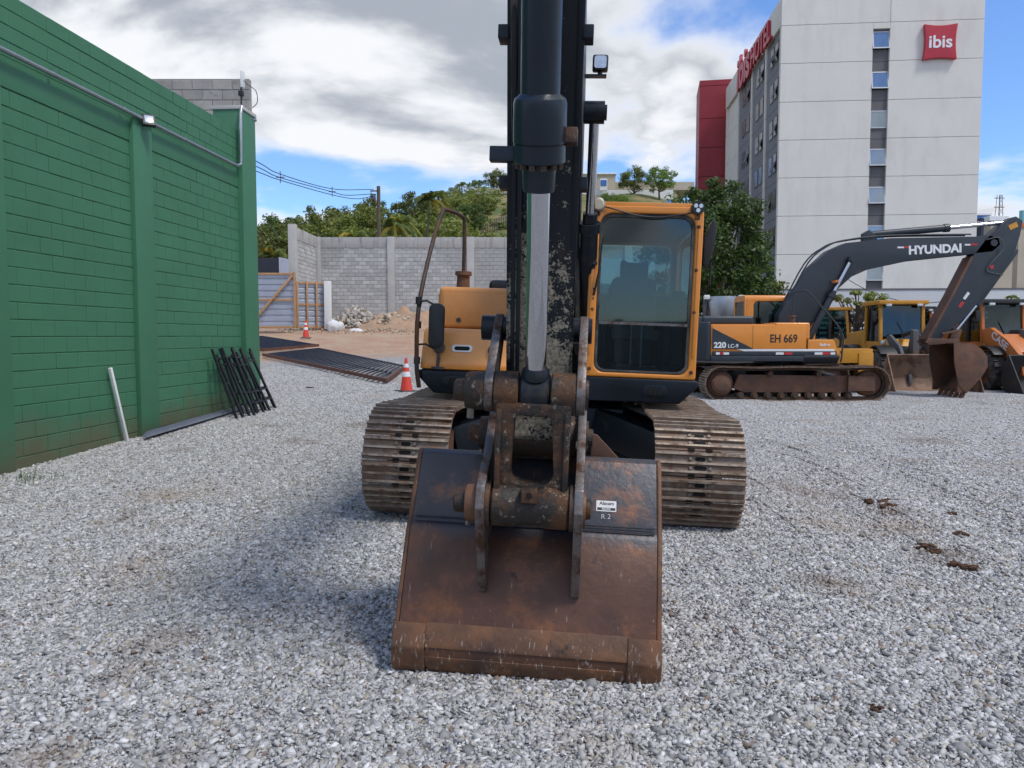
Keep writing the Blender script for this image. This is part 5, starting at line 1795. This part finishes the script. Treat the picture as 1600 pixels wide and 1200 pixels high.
for row, lb in ((((584, 296), (519, 295), (438, 272), (406, 255)), 'topmost thin power line running left from the pole'),
                (((582, 303), (542, 305), (519, 299.7), (438, 277.5), (406, 262.5)), 'middle power line running left from the pole'),
                (((584, 306), (558, 310.7), (519, 304.4), (438, 281.5), (406, 269.6)), 'lowest power line running left from the pole')):
    pts_ = [P(a, b, WY[a]) for a, b in row]
    pts_.append(pts_[-1] * 2 - pts_[-2] + (pts_[-1] - pts_[-2]) * 1.5)
    tag(MB().tube(pts_, .022, 5, 6).build('power_line', M['black']), lb, 'power line', 'power lines from the utility pole')
for px, py, lb in ((519, 299.5, 'wire spacer nearer the utility pole'), (438, 277, 'wire spacer nearer the green wall')):
    Y = 46.2 if px > 500 else 39
    c_ = P(px, py, Y)
    sp_ = empty('wire_spacer', c_, (0, 0, .4), lb, 'wire spacer', 'spacers on the power lines')
    MB().bar((0, 0, -.28), (0, 0, .3), .05, .04).build('stem', M['strip_grey'], sp_)
    MB().bar((-.2, 0, -.02), (.2, 0, .02), .05, .04).build('cross_arm', M['strip_grey'], sp_)

# ------------------------------------------------------------------ wheel loaders
def build_wheel(root, x, y, r, wd, rimc):
    wh = empty('wheel', (x, y, r))
    wh.parent = root
    a, b = Vector((-wd / 2, 0, 0)), Vector((wd / 2, 0, 0))
    MB().rev(a, b, [(0, r * .60), (.02, r * .80), (.1, r * .93), (.25, r * .965), (.75, r * .965), (.9, r * .93), (.98, r * .80), (1, r * .60)], 32).build('tyre', M['rubber'], wh)
    tr_ = MB()
    n = 20
    for i in range(n):
        for s in (-1, 1):
            t = 2 * math.pi * (i + (.5 if s > 0 else 0)) / n
            c_ = Vector((s * wd * .24, math.cos(t) * r * .975, math.sin(t) * r * .975))
            tr_.box(c_, (wd * .5, r * .14, r * .07), (t + math.pi / 2, 0, s * .0))
    tag(tr_.build('tread_lugs', M['rubber'], wh, .006, 1), kind='stuff')
    for s in (-1, 1):
        MB().rev((s * wd * .5, 0, 0), (s * wd * .22, 0, 0), [(0, r * .60), (.1, r * .57), (.9, r * .40), (1, r * .15)], 24).build('rim', rimc, wh)
    MB().rev((-wd * .42, 0, 0), (wd * .42, 0, 0), [(0, r * .18), (1, r * .18)], 16).build('hub', rimc, wh)
    return wh


def build_loader(root, PT, bucket_m, dark_roof=False, s=1.0):
    for x in (-.88, .88):
        for y in (-1.35, 1.35):
            build_wheel(root, x, y, .63, .48, PT)
    MB().bx(-.45, .45, -2.1, -.2, .55, 1.15).build('front_frame', PT, root, .04)
    MB().bx(-.6, .6, -.1, 2.5, .55, 1.1).build('rear_frame', M['cabin_dark'], root, .04)
    MB().prism([(.75, 1.1), (.75, 1.95), (2.3, 1.85), (2.65, 1.6), (2.65, .9), (2.2, 1.1)], 'x', -.72, .72).build('hood', PT, root, .06, 3)
    for x in (-.88, .88):
        for y in (-1.35, 1.35):
            lp_ = [(y + .80 * math.cos(R(a)), .63 + .80 * math.sin(R(a))) for a in range(58, 140, 16)]
            MB().sheet(lp_, 'x', x - .27, x + .27, .04).build('fender', M['black'], root, .01)
    for x in (-.62, .62):
        MB().bx(min(x, x * .75), max(x, x * .75), -.75, -.4, 1.1, 1.62).build('step_box', PT, root, .04)
    MB().prism([(-.62, 1.1), (-1.12, 1.1), (-1.10, 1.32), (-.85, 1.58), (-.64, 1.64)], 'x', -.58, .58).build('cowl', PT, root, .05, 3)
    # cab
    cb = MB().prism([(-.62, 1.1), (-.66, 1.55), (.72, 1.55), (.72, 1.1)], 'x', -.68, .68).build('cab', PT, root, .03)
    for x in (-.70, .66):
        for (ya, yb) in ((-.66, -.56), (.72, .66), (.1, .08)):
            MB().bar((x + .02, ya, 1.55), (x + .02, yb, 2.78), .10, .10, (0, 1, 0)).build('cab_post', M['cabin_dark'] if ya == .1 else PT, cb, .01)
    MB().bx(-.80, .80, -.78, .86, 2.78, 2.92).build('roof', PT if not dark_roof else M['cabin_dark'], cb, .04)
    MB().prism([(-.655, 1.56), (-.645, 1.56), (-.545, 2.78), (-.555, 2.78)], 'x', -.64, .64).build('windscreen', M['glass_dark'], cb)
    for x in (-.67, .67):
        MB().prism([(-.60, 1.56), (-.52, 2.77), (.64, 2.77), (.68, 1.56)], 'x', x - .004, x + .004).build('side_pane', M['glass_dark'], cb)
    MB().prism([(.685, 1.56), (.695, 1.56), (.665, 2.78), (.655, 2.78)], 'x', -.64, .64).build('rear_pane', M['glass_dark'], cb)
    MB().tube([(.1, -.67, 1.58), (.0, -.64, 1.9), (-.15, -.61, 2.2)], .014, 6).build('wiper', M['black'], cb)
    MB().bx(-.24, .24, .1, .25, 1.5, 2.2).build('seat', M['seat_grey'], cb, .05)
    MB().tube([(.24 * math.cos(R(a)), -.3 - .1 * math.sin(R(a)), 1.78 + .2 * math.sin(R(a))) for a in range(0, 361, 30)], .018, 6).build('steering_wheel', M['black'], cb)
    for s_ in (-1, 1):
        m_ = MB().tube([(s_ * .72, -.7, 2.7), (s_ * 1.0, -.85, 2.68), (s_ * 1.0, -.86, 2.5)], .014, 6).build('mirror_arm', M['black'], root)
        MB().bx(s_ * 1.0 - .08, s_ * 1.0 + .08, -.9, -.85, 2.2, 2.55).build('mirror', M['black'], m_, .02)
        MB().bx(s_ * .5 - .09, s_ * .5 + .09, -.82, -.75, 2.72, 2.80).build('roof_lamp', M['lamp_glass'], cb, .01)
        MB().bx(s_ * .62 - .11, s_ * .62 + .11, -.86, -.76, 1.45, 1.58).build('head_lamp', M['lamp_glass'], root, .01)
        MB().tube([(s_ * .7, 1.0, 1.95), (s_ * .7, 1.0, 2.25), (s_ * .7, 1.9, 2.2), (s_ * .7, 1.9, 1.9)], .018, 6).build('grab_rail', M['black'], root)
    # lift arms, tilt linkage, bucket
    for x in (-.48, .48):
        MB().prism([(-.75, 1.72), (-.70, 1.50), (-1.6, 1.12), (-2.45, .30), (-2.66, .25), (-2.62, .48), (-1.75, 1.42), (-.95, 1.78)], 'x', x - .05, x + .05).build('lift_arm', M['seat_grey'], root, .01)
        MB().cyl((x * .8, -.8, .9), (x * .8, -1.7, 1.08), .06, n=12).build('lift_cylinder', M['cabin_dark'], root)
    MB().prism([(-1.55, 1.0), (-1.35, 1.2), (-1.55, 1.95), (-1.75, 1.9), (-1.8, 1.1)], 'x', -.09, .09).build('tilt_lever', M['seat_grey'], root, .01)
    MB().cyl((0, -.75, 1.75), (0, -1.62, 1.88), .07, n=12).build('tilt_cylinder', M['cabin_dark'], root)
    MB().bx(-.4, .4, -1.35, -1.25, 1.1, 1.4).build('cross_tube', M['seat_grey'], root, .02)
    bkk = [(-3.55, .02), (-2.85, .02), (-2.62, .14), (-2.52, .42), (-2.60, .80), (-2.80, 1.15)]
    bo = MB().sheet(bkk, 'x', -1.25, 1.25, -.025).build('bucket', bucket_m, root, .006)
    for s_ in (-1, 1):
        MB().prism([(-3.55, .0), (-2.85, .0), (-2.6, .12), (-2.49, .42), (-2.57, .82), (-2.80, 1.17), (-3.0, .85)], 'x', s_ * 1.25, s_ * 1.285).build('side_plate', bucket_m, bo, .006)
    MB().bx(-1.26, 1.26, -3.66, -3.5, .0, .035).build('cutting_edge', M['worn_steel'], bo, .006)
    MB().prism([(-2.80, 1.15), (-2.74, 1.18), (-2.62, .96), (-2.66, .90)], 'x', -1.26, 1.26).build('spill_edge', bucket_m, bo, .006)
    return root


M['bucket_tan'] = mat('worn_tan_bucket', (0.24, 0.15, 0.10), 0.6, 0.2, var=.2, vs=2, c2=(0.09, 0.045, 0.03), s2=1.6, t2=(.5, .62), bump=.2, bs=20)
M['bucket_black'] = mat('black_bucket', (0.03, 0.028, 0.028), 0.6, 0.2, var=.3, vs=2, c2=(0.09, 0.05, 0.035), s2=2, t2=(.55, .75))
GL_ = 'machines parked in a row at the back'
ld = empty('wheel_loader', (13.1, 26.4, -.15), (0, 0, R(-5)), 'yellow wheel loader facing the camera with its worn bucket down', 'wheel loader', GL_)
build_loader(ld, M['yellow'], M['bucket_tan'])
l2_ = empty('wheel_loader', (15.9, 25.6, -.15), (0, 0, R(2)), 'deep orange wheel loader with a black bucket at the right edge', 'wheel loader', GL_)
build_loader(l2_, M['case_orange'], M['bucket_black'], True)
for s_ in (-1, 1):
    ar = MB().prism([(-.7, 1.95), (-.75, 1.5), (-1.9, 1.05), (-2.5, .5), (-2.7, .55), (-2.5, 1.15), (-1.9, 1.62), (-1.1, 2.0)], 'x', s_ * .58, s_ * .74).build('arm_cover', M['case_orange'], l2_, .03)
    if s_ < 0:
        fit_text('arm_lettering', 'CASE', M['decal_white'], ar, (-.745, -1.15, 1.70), (0, -.86, -.5), (0, -.5, .86), .85, .24, .002, .02)
MB().box((-.30, -1.9, 1.5), (.62, .9, .06), (R(38), 0, 0)).build('hood_cover', M['case_orange'], l2_, .02)
fit_text('hood_lettering', 'CASE', M['decal_white'], l2_, (-.60, -1.80, 1.475), (.95, 0, -.32), (.2, .6, .78), .58, .22, .012, .02)
l3 = empty('wheel_loader', (16.9, 33.0, -.1), (0, 0, R(12)), 'orange wheel loader with a dark cab behind the raised stick', 'wheel loader', GL_)
build_loader(l3, M['case_orange'], M['bucket_black'], True)
l4 = empty('wheel_loader', (20.6, 31.5, -.1), (0, 0, R(-6)), 'dark cabbed loader cut off by the right edge of the view', 'wheel loader', GL_)
build_loader(l4, M['case_orange'], M['bucket_black'], True)
l5 = empty('wheel_loader', (14.2, 34.0, -.1), (0, 0, R(62)), 'yellow loader with black side mark, half hidden behind the first loader', 'wheel loader', GL_)
build_loader(l5, M['yellow'], M['bucket_tan'])
tgt = MB().bx(-.735, -.722, 1.2, 2.0, 1.45, 1.80).build('name_panel', M['cabin_dark'], l5)
fit_text('side_lettering', 'CAT', M['decal_white'], tgt, (-.74, 1.92, 1.5), (0, -1, 0), (0, 0, 1), .62, .25, .002, .02)
# spare loader bucket standing behind the tracked machine
sb = empty('loader_bucket', P(1318, 606, 23.4), (0, 0, R(12)), 'loose yellow loader bucket with a dark inside behind the tracks', 'bucket')
sb.location.z = -.12
MB().sheet([(-.55, .02), (.1, .02), (.35, .16), (.45, .5), (.35, .95), (.12, 1.30)], 'x', -1.0, .62, -.03).build('shell', M['bucket_black'], sb, .006)
MB().prism([(-.55, 0), (.1, 0), (.37, .14), (.48, .5), (.38, .97), (.12, 1.33), (-.25, 1.33), (-.5, .6)], 'x', .62, .66).build('side_plate', M['yellow'], sb, .006)
MB().prism([(-.5, .9), (-.5, 1.32), (.1, 1.32), (.1, 1.25)], 'x', -1.0, .6).build('top_plate', M['yellow'], sb, .006)
MB().prism(rr(.36, .62, .5, 1.2, .05), 'y', -.53, -.50).build('face_plate', M['yellow'], sb, .01)
mx_ = empty('mixer_drum', P(1128, 540, 27), (0, 0, 0), 'grey drum with two white lamps behind the parked excavator', 'mixer')
mx_.location.z = 0
MB().rev((0, 0, 1.9), (0, 0, 2.95), [(0, .35), (.2, .48), (.8, .55), (1, .5)], 24).build('drum', M['steel_pipe'], mx_)
for s_ in (-1, 1):
    MB().bx(s_ * .62 - .04, s_ * .62 + .04, -.1, .1, -.1, 2.9).build('post', M['seat_grey'], mx_, .01)
    MB().bx(s_ * .6 - .1, s_ * .6 + .1, -.22, -.1, 2.85, 3.0).build('lamp', M['white'], mx_, .03)
MB().bx(-.9, .9, -.5, 1.2, .5, 1.9).build('chassis', M['seat_grey'], mx_, .04)
ft = empty('louvre_fence', (11.5, 40.0, 0), (0, 0, R(-3)), 'low grey louvred fence behind the loaders', 'fence')
for i in range(11):
    MB().bar((0, 0, .3 + i * .26), (14, 0, .3 + i * .26), .05, .17, (0, -.5, 1)).build('slat', M['strip_grey'], ft)
for i in range(6):
    MB().bx(i * 2.8 - .05, i * 2.8 + .05, .05, .13, -.3, 3.2).build('post', M['strip_grey'], ft)
pts_ = [P(1318, 432, 44).lerp(P(1545, 450, 40), t / 20) - Vector((0, 0, 1.1 * 4 * (t / 20) * (1 - t / 20))) for t in range(21)]
tag(MB().tube(pts_, .02, 5).build('power_line', M['black']), 'sagging black cable in front of the pale hotel base', 'cable')

# unseen wall added behind the camera so the lower cab glass mirrors something dark
fw = empty('added_reflection_wall', (-16, -14, -.1), (0, 0, 0), 'unseen low grey wall added to darken the cab glass reflection', 'wall')
for i in range(10):
    MB().bx(i * 4, i * 4 + 3.7, 0, .2, 0, 2.2).build('wall_panel', M['mortar'], fw)
    MB().bx(i * 4 + 3.7, i * 4 + 4, -.05, .25, 0, 2.3).build('column', M['concrete_plain'], fw)

# ------------------------------------------------------------------ hill and trees
def hill_z(x, y):
    edge = 9 + max(0, y - 44) * .27
    f = 1 - sstep(edge - 7, edge + 3, x)
    h = float(np.interp(y, [40, 43, 60, 90, 130, 150, 400], [-1, 2.2, 6.6, 14.0, 24.6, 29.3, 31]))
    h += .5 * math.sin(x * .21 + y * .13) + .35 * math.sin(x * .5 - y * .31)
    drop = float(np.interp(x, [-70, -25, -6], [.45, .66, 1.0]))
    return (h * drop) * f - 1.5 * (1 - f)


def hill_extra(t, cur, src, noise, rng_, mix):
    c = mix(rng_(noise(.25, 6), .42, .58), (0.085, 0.115, 0.030), (0.24, 0.19, 0.075))
    c = mix(rng_(noise(.6, 6), .60, .68), c, (0.30, 0.20, 0.12))
    return mix(rng_(noise(6, 4), .5, .7, 0, .5), c, (0.06, 0.09, 0.025))


M['hill'] = mat('hillside_grass', (.1, .1, .05), .95, world=True, extra=hill_extra, bump=1.0, bs=6)
xs = axis([(-160, -60, 10), (-60, 60, 2.0), (60, 120, 10)])
ys = axis([(41.6, 60, 1.2), (60, 160, 3), (160, 400, 30)])
V = [(x, y, hill_z(x, y)) for y in ys for x in xs]
nx = len(xs)
F = [(j * nx + i, j * nx + i + 1, (j + 1) * nx + i + 1, (j + 1) * nx + i) for j in range(len(ys) - 1) for i in range(nx - 1)]
tag(link('hill', np_mesh('hill', V, F, M['hill'], smooth=True)), kind='structure')


def leaf_mat(name, c):
    m = bpy.data.materials.new(name)
    m.use_nodes = True
    t = m.node_tree
    t.nodes.clear()
    nn, ll = t.nodes.new, t.links.new
    o_ = nn('ShaderNodeOutputMaterial')
    at = nn('ShaderNodeAttribute')
    at.attribute_name = 'tint'
    oi = nn('ShaderNodeObjectInfo')
    hs = nn('ShaderNodeHueSaturation')
    mr_ = nn('ShaderNodeMapRange')
    mr_.inputs[3].default_value, mr_.inputs[4].default_value = .75, 1.25
    ll(oi.outputs['Random'], mr_.inputs[0])
    ll(mr_.outputs[0], hs.inputs['Value'])
    m1 = nn('ShaderNodeMix')
    m1.data_type = 'RGBA'
    m1.blend_type = 'MULTIPLY'
    m1.inputs[0].default_value = 1
    m1.inputs[6].default_value = (*c, 1)
    ll(at.outputs['Color'], m1.inputs[7])
    ll(m1.outputs[2], hs.inputs['Color'])
    b_ = nn('ShaderNodeBsdfPrincipled')
    b_.inputs['Roughness'].default_value = .5
    ll(hs.outputs[0], b_.inputs['Base Color'])
    tl = nn('ShaderNodeBsdfTranslucent')
    ll(hs.outputs[0], tl.inputs[0])
    ms = nn('ShaderNodeMixShader')
    ms.inputs[0].default_value = .35
    ll(b_.outputs[0], ms.inputs[1])
    ll(tl.outputs[0], ms.inputs[2])
    ll(ms.outputs[0], o_.inputs[0])
    return m


M['leaf'] = leaf_mat('broad_leaf', (0.170, 0.210, 0.046))  # hill foliage coloured brighter and yellower in place of direct sunlight
M['leaf_dark'] = leaf_mat('dark_leaf', (0.080, 0.140, 0.032))
M['leaf_bright'] = leaf_mat('bright_leaf', (0.14, 0.23, 0.04))
M['palm'] = leaf_mat('palm_leaf', (0.165, 0.205, 0.046))


def leaves(cen, rad, per, ln, up=.5, seed=0, flat=1.0):
    """diamond leaves in clusters; returns verts, faces, tints"""
    g = np.random.default_rng(seed)
    n = len(cen) * per
    c = np.repeat(cen, per, 0)
    r_ = np.repeat(rad, per)[:, None]
    v = g.normal(size=(n, 3))
    v /= np.linalg.norm(v, axis=1, keepdims=True)
    off = v * (g.random((n, 1)) ** .45) * r_
    off[:, 2] *= flat
    p = c + off
    nrm = v * .6 + g.normal(size=(n, 3)) * .6
    nrm[:, 2] += up
    nrm /= np.linalg.norm(nrm, axis=1, keepdims=True)
    a = np.cross(nrm, g.normal(size=(n, 3)))
    a /= np.linalg.norm(a, axis=1, keepdims=True)
    b = np.cross(nrm, a)
    l_ = ln * g.uniform(.6, 1.25, (n, 1))
    V = np.stack([p - a * l_ / 2, p + b * l_ * .24 - a * l_ * .05, p + a * l_ / 2, p - b * l_ * .24 - a * l_ * .05], 1).reshape(-1, 3)
    F = np.arange(4 * n).reshape(-1, 4)
    k = np.repeat(g.uniform(.75, 1.25, len(cen)), per) * g.uniform(.7, 1.35, n)
    t = np.stack([k * g.uniform(.85, 1.25, n), k, k * g.uniform(.7, 1.1, n)], 1)
    return V, F, np.repeat(t, 4, 0)


def tree_meshes(seed, h, cr, trunk_h, ncl, per, ln, mt, flat=.8, crown_flat=1.0, spread=1.0):
    g = np.random.default_rng(seed)
    random.seed(seed)
    th = trunk_h
    ch = h - th
    cen, rad = [], []
    for i in range(ncl):
        while True:
            q = g.uniform(-1, 1, 3)
            d_ = np.linalg.norm(q)
            if .35 < d_ < 1 and q[2] > -.75:
                break
        q = q * np.array([cr, cr, ch * .55 * crown_flat])
        q[2] += th + ch * .5
        lump = 1 + .18 * math.sin(3 * math.atan2(q[1], q[0]) + seed)
        q[:2] *= lump
        cen.append(q)
        rad.append(g.uniform(.16, .30) * cr * spread)
    cen, rad = np.array(cen), np.array(rad)
    V, F, T = leaves(cen, rad, per, ln, .5, seed, flat)
    crown = np_mesh('crown', V, F, mt, T)
    mb = MB()
    r0 = .028 * h + .05
    top = Vector((g.uniform(-.2, .2), g.uniform(-.2, .2), th + ch * .35))
    mb.tube([(0, 0, -.4), (g.uniform(-.1, .1), g.uniform(-.1, .1), th * .5), (top.x * .6, top.y * .6, th), top], [r0, r0 * .5], 8, 3)
    for i in range(0, len(cen), max(1, len(cen) // 14)):
        c_ = Vector(cen[i])
        st_ = Vector((0, 0, th * .75)).lerp(top, random.random())
        mid = st_.lerp(c_, .5) + Vector((0, 0, -.12 * cr))
        mb.tube([st_, mid, c_], [r0 * .45, r0 * .10], 5, 3)
    trunk = mb.mesh('trunk', M['trunk'])
    return trunk, crown


def palm_meshes(seed, h, fl, nf=17):
    g = np.random.default_rng(seed)
    lean = g.uniform(-.4, .4, 2)
    V, F, T = [], [], []
    top = np.array([lean[0], lean[1], h])
    for i in range(nf):
        az = 2.4 * i + g.uniform(-.3, .3)
        el = g.uniform(-.1, 1.25)
        ln = fl * g.uniform(.8, 1.1)
        d_ = np.array([math.cos(az), math.sin(az), 0])
        side = np.array([-math.sin(az), math.cos(az), 0])
        pts = []
        n = 22
        for k in range(n + 1):
            t = k / n
            r_ = ln * t
            z = r_ * math.sin(el) - (.55 + .3 * math.cos(el)) * ln * t * t
            pts.append(top + d_ * r_ * math.cos(el) * (1 - .12 * t) + np.array([0, 0, z]))
        tint = g.uniform(.75, 1.3) * np.array([1.0, 1, .9]) if g.random() > .15 else np.array([2.0, 1.25, .6])
        for k in range(1, n):
            t = k / n
            L_ = ln * .30 * math.sin(math.pi * (.12 + .8 * t)) + .05
            tg = pts[k + 1] - pts[k - 1]
            tg /= np.linalg.norm(tg)
            for s in (-1, 1):
                a = side * s * .8 + tg * .6 + np.array([0, 0, -.45 + g.uniform(-.15, .15)])
                a /= np.linalg.norm(a)
                wv = tg * ln * .018
                q = len(V)
                V += [pts[k] - wv, pts[k] + wv, pts[k] + a * L_ * .6 + wv * .8 - np.array([0, 0, .02]), pts[k] + a * L_ - np.array([0, 0, .12 * L_])]
                F.append((q, q + 1, q + 3, q + 2) if False else (q, q + 1, q + 2, q + 3))
                T += [tint * g.uniform(.8, 1.2)] * 4
    crown = np_mesh('crown', np.array(V), np.array(F), M['palm'], np.array(T))
    mb = MB()
    mb.tube([(0, 0, -.5), (lean[0] * .3, lean[1] * .3, h * .5), tuple(top)], [.17, .11], 8, 4)
    return mb.mesh('trunk', M['trunk']), crown


def plant_tree(kind, loc, meshes, label, group=None, s=1.0, rz=0, sz=None):
    t = empty(kind, loc, (0, 0, rz), label, 'tree' if kind != 'palm_tree' else 'palm tree', group)
    t.scale = (s, s, sz or s)
    link('trunk', meshes[0], None, t)
    link('crown', meshes[1], None, t)
    return t


HG = 'trees on the hillside behind the grey wall'
broad = [tree_meshes(31 + k, 8, 3.4, 2.0, 80, 75, .36, M[m_], .7, .9) for k, m_ in enumerate(('leaf', 'leaf', 'leaf_dark', 'leaf_bright'))]
palms = [palm_meshes(51 + k, 5.2 + k * .8, 2.7) for k in range(3)]
rs = random.Random(5)
# grove over the left half: by pixel column of the trunk, distance, size
ORD = ['leftmost', 'second from the left', 'third from the left', 'fourth from the left', 'fifth from the left', 'sixth from the left', 'seventh from the left', 'eighth from the left', 'ninth from the left', 'tenth from the left'] + ['%dth from the left' % q for q in range(11, 31)]
ROWS = ((414, 58, 2, 1.0), (436, 52, 0, .9), (455, 60, 0, 1.0), (478, 64, 1, 1.0), (500, 57, 0, .95), (522, 66, 1, 1.1), (545, 60, 0, 1.0), (568, 68, 0, 1.05),
                                   (600, 75, 1, 1.1), (625, 70, 2, .9), (648, 82, 0, 1.1), (672, 90, 1, 1.1), (700, 96, 0, 1.1), (715, 80, 2, .85), (735, 76, 2, .95), (655, 66, 0, .7),
                                   (755, 100, 0, .9), (580, 82, 1, 1.1), (540, 78, 0, 1.1), (490, 76, 1, 1.1), (440, 70, 2, 1.1), (420, 66, 1, 1.0), (690, 72, 0, .6), (610, 60, 1, .62))
for i, (px, Y, k, s) in enumerate(ROWS):
    x = (px - 800) / 1200 * Y
    plant_tree('broadleaf_tree', (x, Y, hill_z(x, Y) - .2), broad[k], ('olive leafy tree in the grove behind the grey wall, %s' if k < 2 else 'dark round leafy tree in the grove behind the grey wall, %s') % ORD[sum(1 for r in ROWS if r[2] // 2 == k // 2 and r[0] < px)], HG, s * rs.uniform(.92, 1.08) * (.70 if px < 600 else .56), rs.uniform(0, 6.28))
PROWS = ((425, 49, 0, 1.0), (468, 50, 1, .8), (512, 49, 0, .8), (560, 54, 1, 1.1), (578, 50, 0, .9), (612, 56, 2, 1.05), (632, 58, 1, 1.15), (650, 55, 0, 1.0), (668, 62, 2, 1.15), (605, 50, 0, .8),
                                   (690, 86, 2, 1.0), (725, 110, 2, .85), (640, 49, 0, .55), (690, 50, 0, .5), (755, 52, 0, .45), (775, 54, 1, .45), (540, 49, 0, .65))
for i, (px, Y, k, s) in enumerate(PROWS):
    x = (px - 800) / 1200 * Y
    low = s < .7
    s *= 1 if low else .68
    z = hill_z(x, Y) - (4.3 * s if low else .3)
    plant_tree('palm_tree', (x, Y, max(z, 1.0)), palms[k], ('low palm with arching fronds just above the grey wall, %s' if low else 'tall palm with drooping fronds in the hillside grove, %s') % ORD[sum(1 for r in PROWS if (r[3] < .7) == low and r[0] < px)], 'low palms above the grey wall' if low else 'palms in the hillside grove', s, rs.uniform(0, 6.28))
for px, py, Y, k, s, lb in ((990, 297, 128, 0, .72, 'olive hilltop tree left of the bright round one'), (1030, 297, 126, 3, .72, 'bright green round hilltop tree beside the red tower'),
                            (951, 330, 95, 3, .42, 'bright low tree in front of the white hilltop building'), (972, 330, 92, 3, .36, 'small bright tree right of the low one before the hilltop building'),
                            (712, 296, 150, 0, .7, 'small tree on the skyline left of the retaining wall'), (745, 292, 152, 2, .6, 'dark small skyline tree above the retaining wall'), (775, 294, 152, 0, .7, 'rounded skyline tree above the right end of the retaining wall')):
    b_ = P(px, py, Y)
    plant_tree('broadleaf_tree', (b_.x, Y, (hill_z(b_.x, Y) - 1.4) if px < 800 else b_.z - 2.6 * s), broad[k], lb, None, s, rs.uniform(0, 6.28))
near = tree_meshes(77, 8.2, 2.6, 1.0, 300, 120, .21, M['leaf_dark'], .8, 1.0, .75)
b_ = P(1112, 520, 31)
plant_tree('broadleaf_tree', (b_.x, 31, -.1), near, 'dense dark green tree right of the excavator cab, before the hotel', None, .93, 1.0)
sm = tree_meshes(81, 4.2, 1.7, 1.9, 34, 70, .17, M['leaf'], .6, .7, .8)
b_ = P(1200, 520, 33)
plant_tree('broadleaf_tree', (b_.x, 33, -.1), sm, 'thin light tree above the cab of the parked excavator', None, 1.05, 0)
b_ = P(1338, 520, 33.5)
sm2 = tree_meshes(83, 4.2, 1.5, 2.6, 20, 60, .16, M['leaf'], .5, .45, .7)
plant_tree('broadleaf_tree', (b_.x, 33.5, -.1), sm2, 'small flat-topped tree behind the yellow loader cab', None, .95, 2)
b_ = P(1602, 520, 30)
plant_tree('palm_tree', (b_.x, 30, -.1), palms[0], 'palm tree cut off by the right edge of the view', None, .55, 2)
# undergrowth on the slope behind the wall
cen, rad = [], []
for i in range(520):
    Y = rs.uniform(44, 75)
    x = (rs.uniform(400, 700) - 800) / 1200 * Y
    cen.append((x, Y, hill_z(x, Y) + rs.uniform(.2, 1.6)))
    rad.append(rs.uniform(.5, 1.2))
for i in range(120):
    Y = rs.uniform(75, 120)
    x = (rs.uniform(640, 800) - 800) / 1200 * Y
    cen.append((x, Y, hill_z(x, Y) + rs.uniform(.0, .6)))
    rad.append(rs.uniform(.4, 1.0))
for i in range(330):
    Y = rs.uniform(62, 118)
    x = (rs.uniform(545, 745) - 800) / 1200 * Y
    cen.append((x, Y, hill_z(x, Y) + rs.uniform(.2, 2.2)))
    rad.append(rs.uniform(.8, 1.7))
for i in range(60):
    Y = rs.uniform(120, 150)
    x = (rs.uniform(600, 790) - 800) / 1200 * Y
    cen.append((x, Y, hill_z(x, Y) + rs.uniform(.2, 1.6)))
    rad.append(rs.uniform(.9, 1.8))
V, F, T = leaves(np.array(cen), np.array(rad), 62, .46, .4, 9, .8)
tag(link('undergrowth', np_mesh('undergrowth', V, F, M['leaf'], T)), 'tangled green undergrowth covering the slope behind the wall', 'undergrowth', kind='stuff')

# ------------------------------------------------------------------ buildings on the hill
hb = pblock('hilltop_building', 880, 1052, 297, 312, 132, 16, M['white'], 'long white hilltop building with a glazed lower floor')
pblock('', 880, 1050, 312, 345, 132.3, 15, M['hotel_glass'], '', parent=hb, pn='glazing')
for px in range(884, 1050, 12):
    pblock('', px, px + .9, 312, 345, 132.15, .3, M['white'], '', parent=hb, pn='mullion')
h2 = pblock('beige_hilltop_building', 892, 962, 272, 297, 150, 14, M['beige'], 'beige building behind the white hilltop one')
pblock('', 890, 964, 270, 272.2, 149.7, 15, M['white'], '', parent=h2, pn='roof_edge')
for px in (897, 909, 921):
    pblock('', px, px + 6, 279, 290, 149.9, .3, M['hotel_glass'], '', parent=h2, pn='window')
h3_ = pblock('beige_hilltop_building', 962, 1085, 284, 297, 155, 14, M['beige'], 'lower beige wall stretching behind the hilltop trees')
bs_ = pblock('billboard', 937.5, 949, 279, 298, 131, .5, M['white'], 'small white and blue billboard on the hilltop', 'billboard')
pblock('', 938.5, 948, 281, 290, 130.9, .2, M['blue_wall'], '', parent=bs_, pn='blue_panel')
rt = pblock('retaining_wall', 735, 800, 294, 303, 140, 1, M['concrete_plain'], 'pale concrete retaining wall high on the hillside', 'wall')
fc = empty('slope_fence', (0, 0, 0), (0, 0, 0), 'thin post fence crossing the grassy slope', 'fence')
fp = []
for i in range(14):
    Y = 84 + i * .8
    x = (752 + i * 3.5 - 800) / 1200 * Y
    z = hill_z(x, Y)
    MB().bx(x - .05, x + .05, Y - .05, Y + .05, z - .2, z + 1.5).build('post', M['trunk'], fc)
    fp.append((x, Y, z + 1.2))
MB().tube(fp, .03, 5).build('wire', M['strip_grey'], fc)
MB().tube([(a, b, c_ - .6) for a, b, c_ in fp], .03, 5).build('wire', M['strip_grey'], fc)
